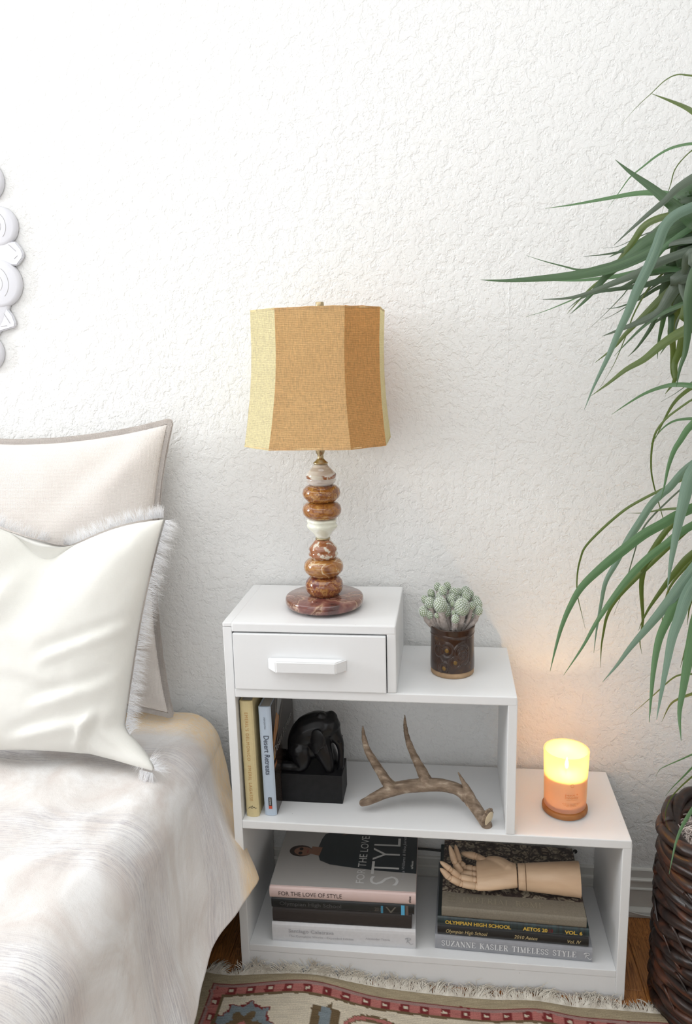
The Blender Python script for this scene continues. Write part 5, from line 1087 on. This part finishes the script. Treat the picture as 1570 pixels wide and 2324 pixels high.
# ------------------------------------------------------------------ wall plaque
pq = thing('carved_plaque', 'white carved wooden wall plaque with scalloped edge at the left', 'wall decoration', (-.76, -.01, 1.575))
pc = Vector((-.764, 0, 1.575))
def disc(cx, cz, r, y0, y1, bev, sx=1, sz=1, n=48, rot=0, pw_=0):
    pts = []
    for k in range(n):
        a = 2*pi*k/n; rr = r*(1+pw_*cos(a)); px, pz = rr*cos(a)*sx, rr*sin(a)*sz; pts.append((cx+px*cos(rot)-pz*sin(rot), cz+px*sin(rot)+pz*cos(rot)))
    bm = bmesh.new(); rows = []
    for f, y in ((1, y0), (1, y1+bev*.9), (1-bev*.35/r, y1+bev*.35), (1-bev*1.6/r, y1), (.0, y1-.0005)):
        rows.append([(cx+(x-cx)*f, y, cz+(z_-cz)*f) for x, z_ in pts])
    bm, _ = grid(rows, close_v=True); bmesh.ops.remove_doubles(bm, verts=bm.verts, dist=1e-6); bmesh.ops.recalc_face_normals(bm, faces=bm.faces); return bm
def petal(ang, rad, kind):
    cx, cz = pc.x+rad*cos(ang), pc.z+rad*sin(ang)
    if kind == 0: return cx, cz
obj('backing_disc', disc(pc.x, pc.z, .222, -.002, -.012, .004, n=72), M['plaque'], pq, True)
LB = [(-.5580, 1.6807, .0434), (-.5715, 1.5548, .0532), (-.6254, 1.3986, .0439), (-.5815, 1.7795, .0440)]
allp = []
for k in range(13):
    a = radians(-6)+k*2*pi/13+(.0); r_ = .212
    allp.append((pc.x+r_*cos(a), pc.z+r_*sin(a), .052, a))
for k, (cx, cz, r, a) in enumerate(allp):
    if cos(a) > .25: continue
    o = obj('scroll_lobe', disc(cx, cz, r, -.002, -.0145, .005, n=36), M['plaque'], pq, True)
for k, (cx, cz, r) in enumerate(LB):
    o = obj('scroll_lobe', disc(cx, cz, r, -.002, -.0150-.0008*(k % 2), .0050, n=48), M['plaque'], pq, True)
    for f in (.34, .62):
        bm = bmesh.new(); tube([(cx-.008+r*f*1.0*cos(a), -.0153-.0008*(k % 2), cz+r*f*1.15*sin(a)) for a in [-.9+i*.16 for i in range(13)]], .0005, 5, bm); obj('groove_line', bm, M['groove'], o)
def leafp(pts, y1, lab=None):
    bm = prism(pts, -.002, y1, bev=.0022); return obj('leaf_point', bm, M['plaque'], pq)
l = leafp([(-.6011, 1.6488), (-.5214, 1.6456), (-.5083, 1.6277), (-.5052, 1.617), (-.5084, 1.6084), (-.523, 1.5933), (-.6079, 1.5935)], -.0125)
for a, b2_ in (((-.5382, 1.6393), (-.5216, 1.6241)), ((-.5195, 1.6144), (-.5278, 1.6079))):
    obj('groove_line', tube([(a[0], -.0126, a[1]), (b2_[0], -.0126, b2_[1])], .0005, 5), M['groove'], l)
l = leafp([(-.6181, 1.5117), (-.5632, 1.51), (-.5573, 1.4949), (-.5478, 1.4826), (-.5422, 1.4644), (-.5454, 1.4554), (-.5818, 1.4464), (-.6265, 1.4445)], -.0115)
for a, b2_ in (((-.569, 1.4881), (-.5554, 1.4637)), ((-.5793, 1.4573), (-.5637, 1.4589))):
    obj('groove_line', tube([(a[0], -.0116, a[1]), (b2_[0], -.0116, b2_[1])], .0005, 5), M['groove'], l)
obj('center_boss', disc(pc.x, pc.z, .075, -.004, -.018, .007), M['plaque'], pq, True)
for k in range(8):
    a = k*pi/4+.2; obj('inner_petal', disc(pc.x+.115*cos(a), pc.z+.115*sin(a), .05, -.004, -.016, .006, 1, .6, 36, a), M['plaque'], pq, True)

# ------------------------------------------------------------------ basket
BX, BY, BR, BZ = 1.062, -.285, .1540, .418
bk = thing('woven_basket', 'tall dark brown basket of thick twisted vines beside the shelf', 'basket', (BX, BY, 0))
obj('liner', lathe([(0, .004), (BR-.02, .004), (BR-.018, .02), (BR-.014, BZ-.03), (BR-.020, BZ-.03), (BR-.026, .05), (0, .05)], BX, BY, 40), M['inner'], bk, True)
rr2 = random.Random(12); zrow = .022; row = 0
while zrow < BZ-.002:
    ns3 = 4; pitch = .155+.02*rr2.random(); ph0 = rr2.random()*6
    for s_ in range(ns3):
        P6, R6 = [], []; nseg = 96; r0 = .0112+.003*rr2.random()
        for k in range(nseg+1):
            a = 2*pi*k/nseg*1.0; w = a*BR/pitch*2*pi*.32+ph0+s_*2*pi/ns3
            rad = BR-.006+.0115*cos(w)+.0020*noise.noise(Vector((a*3, row*3+s_, 0))); zz_ = zrow+.0175*sin(w)+.006*sin(a*3+row)+.004*noise.noise(Vector((a*2, row, s_)))
            if k == nseg: P6.append(P6[0].copy() if False else Vector((BX+rad*cos(a+3.0), BY+rad*sin(a+3.0), max(.012, zz_))))
            else: P6.append(Vector((BX+rad*cos(a+3.0), BY+rad*sin(a+3.0), max(.012, zz_))))
            R6.append(r0*(1+.22*noise.noise(Vector((a*4, s_, row+9)))))
        obj('vine_strand', tube(P6, R6, 9), M['vine'], bk, True)
    zrow += .0375; row += 1
for k in range(26):       # thin loose strands
    a0 = rr2.random()*2*pi; z0_ = .03+rr2.random()*(BZ-.08); P6 = []
    for j in range(14):
        a = a0+j*.055; P6.append((BX+(BR+.014)*cos(a), BY+(BR+.014)*sin(a), z0_-j*.006+.004*sin(j)))
    obj('vine_strand', tube(P6, .0022+.0016*rr2.random(), 6), M['vine'], bk, True)
# moss inside and spilling over the rim
bm = bmesh.new(); rm = random.Random(3)
for k in range(520):
    a = rm.random()*2*pi; rr = (BR-.03)*sqrt(rm.random()); c = Vector((BX+rr*cos(a), BY+rr*sin(a), BZ-.05+rm.random()*.03)); ph = rm.random()*6; q_ = .008+.012*rm.random(); d1 = Vector((rm.gauss(0, 1), rm.gauss(0, 1), rm.gauss(0, .5))).normalized(); d2 = d1.orthogonal().normalized(); dr_ = Vector((rm.gauss(0, .4), rm.gauss(0, .4), rm.gauss(0, .15)))*.05
    P7 = [c+dr_*(j/10)+(d1*cos(ph+j*.7)+d2*sin(ph+j*.7))*q_*(1-.04*j) for j in range(11)]
    for p in P7:
        v2 = Vector((p.x-BX, p.y-BY)); 
        if v2.length > BR-.018: v2 = v2.normalized()*(BR-.018); p.x, p.y = BX+v2.x, BY+v2.y
    tube(P7, .0013, 4, bm)
moss = tag(obj('moss', bm, M['moss'], None, kind='stuff'), 'curly dried moss filling the dark basket', 'moss')
for p in ([(BX-BR+.03, BY-.02, BZ-.02), (BX-BR+.0, BY-.03, BZ-.0), (BX-BR-.016, BY-.035, BZ-.012)], [(BX-BR+.035, BY-.07, BZ-.04), (BX-BR+.02, BY-.085, BZ-.02), (BX-BR-.012, BY-.09, BZ-.055)]): pass

# ------------------------------------------------------------------ the leafy plant
pt_ = thing('dracaena_plant', 'tall potted plant with long narrow arching green leaves at the right edge', 'plant', (BX, BY, BZ-.05))
crA = Vector((1.13, -.43, 1.56)); crB = Vector((1.13, -.42, 1.12))
obj('trunk', tube(catmull([(BX+.01, BY, BZ-.08), (BX+.03, BY-.02, .7), (BX+.05, BY-.09, 1.05), (1.13, -.42, 1.30), crA], 6), [.019-.0004*k for k in range(25)], 12), M['trunk'], pt_, True)
obj('trunk', tube(catmull([(BX-.03, BY-.03, BZ-.08), (BX+.0, BY-.08, .65), (BX+.05, BY-.13, .9), crB], 6), .013, 12), M['trunk'], pt_, True)
rl_ = random.Random(21)
def make_leaf(P8, w, tone, twist0):
    Pn = catmull(P8, 4); n = len(Pn); S_ = [0]
    for i in range(1, n): S_.append(S_[-1]+(Pn[i]-Pn[i-1]).length)
    bm = bmesh.new(); uvl = bm.loops.layers.uv.verify(); rows = []; camdir = Vector((-.3, -1, .25)).normalized()
    for i in range(n):
        t = S_[i]/S_[-1]; ww = w*.5*min(1, (t/.34))**.8*(1-.30*smooth((t-.5)/.5)) if t > 0 else 0.00003
        ww = max(ww, .0003)
        tg = (Pn[min(i+1, n-1)]-Pn[max(i-1, 0)]).normalized(); a = tg.cross(camdir).normalized(); nn_ = a.cross(tg).normalized()
        tw = .6*twist0*sin(t*2.2+twist0*3); sd = a*cos(tw)+nn_*sin(tw); nr = sd.cross(tg).normalized()
        rows.append([Pn[i]-sd*ww, Pn[i]-sd*ww*.5+nr*ww*.20, Pn[i]+nr*ww*.30, Pn[i]+sd*ww*.5+nr*ww*.20, Pn[i]+sd*ww])
    uv = [[(j/4, S_[i]/.3) for j in range(5)] for i in range(n)]
    bm2, _ = grid(rows, uvs=uv); bm.free(); bmesh.ops.recalc_face_normals(bm2, faces=bm2.faces)
    return bm2
for w, tone, cr, pts in LEAVES:
    P8 = [Vector(p) for p in pts]; c = (crA if cr == 0 else crB)+Vector((rl_.gauss(0, .01), rl_.gauss(0, .01), rl_.gauss(0, .03)))
    e = P8[-1]
    if (c-e).length > .06:
        L_ = (c-e).length; m0 = (P8[-1]-P8[-3]).normalized()*L_*1.1; m1 = Vector((.55, -.05, -.75))*L_*.9
        for t in (.2, .4, .6, .8, 1.0):
            P8.append(e*(2*t**3-3*t*t+1)+m0*(t**3-2*t*t+t)+c*(-2*t**3+3*t*t)+m1*(t**3-t*t))
    o = obj('leaf', make_leaf(P8, w*1.18, tone, rl_.uniform(-.55, .55)), LEAFM[tone], pt_, True)
near = [q for q in LEAVES if q[2] == 0 and 6 <= len(q[3])]
for k in range(16):          # more blades in the thick of the upper head
    (w1_, t1, _, p1), (w2_, t2, _, p2) = rl_.sample(near, 2)
    f_ = rl_.uniform(.3, .7); m_n = 7; A_ = catmull(p1, 3); B_2 = catmull(p2, 3)
    P8 = [A_[int(i*(len(A_)-1)/(m_n-1))].lerp(B_2[int(i*(len(B_2)-1)/(m_n-1))], f_)+Vector((0, rl_.uniform(-.02, .02), -.02*(1-i/6))) for i in range(m_n)]
    P8 = [p+Vector((.13*(1-i/6), 0, 0)) for i, p in enumerate(P8)]+[crA+Vector((rl_.gauss(0, .01), 0, rl_.gauss(0, .03)))]
    obj('leaf', make_leaf(P8, rl_.uniform(.010, .024), 0, rl_.uniform(-.5, .5)), LEAFM[rl_.choice([0, 2, 3, 4, 4])], pt_, True)
for k in range(70):          # the side turned away from the wall and the frame
    c = crA if k % 2 else crB; a = rl_.uniform(-1.25, 1.35); L_ = rl_.uniform(.35, .6); el_ = rl_.uniform(.1, .9)
    d_ = Vector((cos(a)*cos(el_), sin(a)*cos(el_)*.55, sin(el_))); P8 = []
    for q in range(7):
        t = q/6; p = c+d_*L_*t+Vector((0, 0, -.45*t*t*L_*1.4)); p.y = min(p.y, -.03); p.x = min(p.x, XR-.03); P8.append(p)
    obj('leaf', make_leaf(P8[::-1], rl_.uniform(.014, .028), 0, rl_.uniform(-.6, .6)), LEAFM[rl_.choice([0, 1, 2, 4])], pt_, True)

# ------------------------------------------------------------------ cords along the baseboard
tag(obj('white_cord', tube(catmull([(.70, -.030, .0265), (.80, -.030, .027), (.86, -.0295, .0275), (.885, -.029, .024), (.93, -.029, .012), (.97, -.029, .008), (1.1, -.03, .006), (1.3, -.03, .004)], 6), .0022, 8), M['cord'], None, True), 'thin white cord running along the top of the shoe moulding right of the shelf', 'cord')
tag(obj('black_cord', tube(catmull([(.06, -.0125, .140), (.20, -.0100, .142), (.38, -.0100, .145), (.47, -.0105, .142), (.56, -.0105, .140), (.70, -.012, .132)], 6), .0028, 8), M['cord_b'], None, True), 'black cord along the wall behind the stacks of books', 'cord')
hk = thing('wall_tie', 'small white string tied through a dark hole above the baseboard behind the shelf', 'string', (.775, -.01, .15))
obj('hole', tube([(.7775, -.0005, .155), (.7775, -.0018, .155)], .0055, 14), blk, hk)
obj('string', tube(catmull([(.7745, -.003, .155), (.774, -.012, .148), (.7775, -.0165, .130), (.776, -.0165, .108), (.777, -.0160, .080)], 6), .0013, 6), M['cord'], hk, True)
for o in list(bpy.data.objects):
    if '_o' in o: del o['_o']
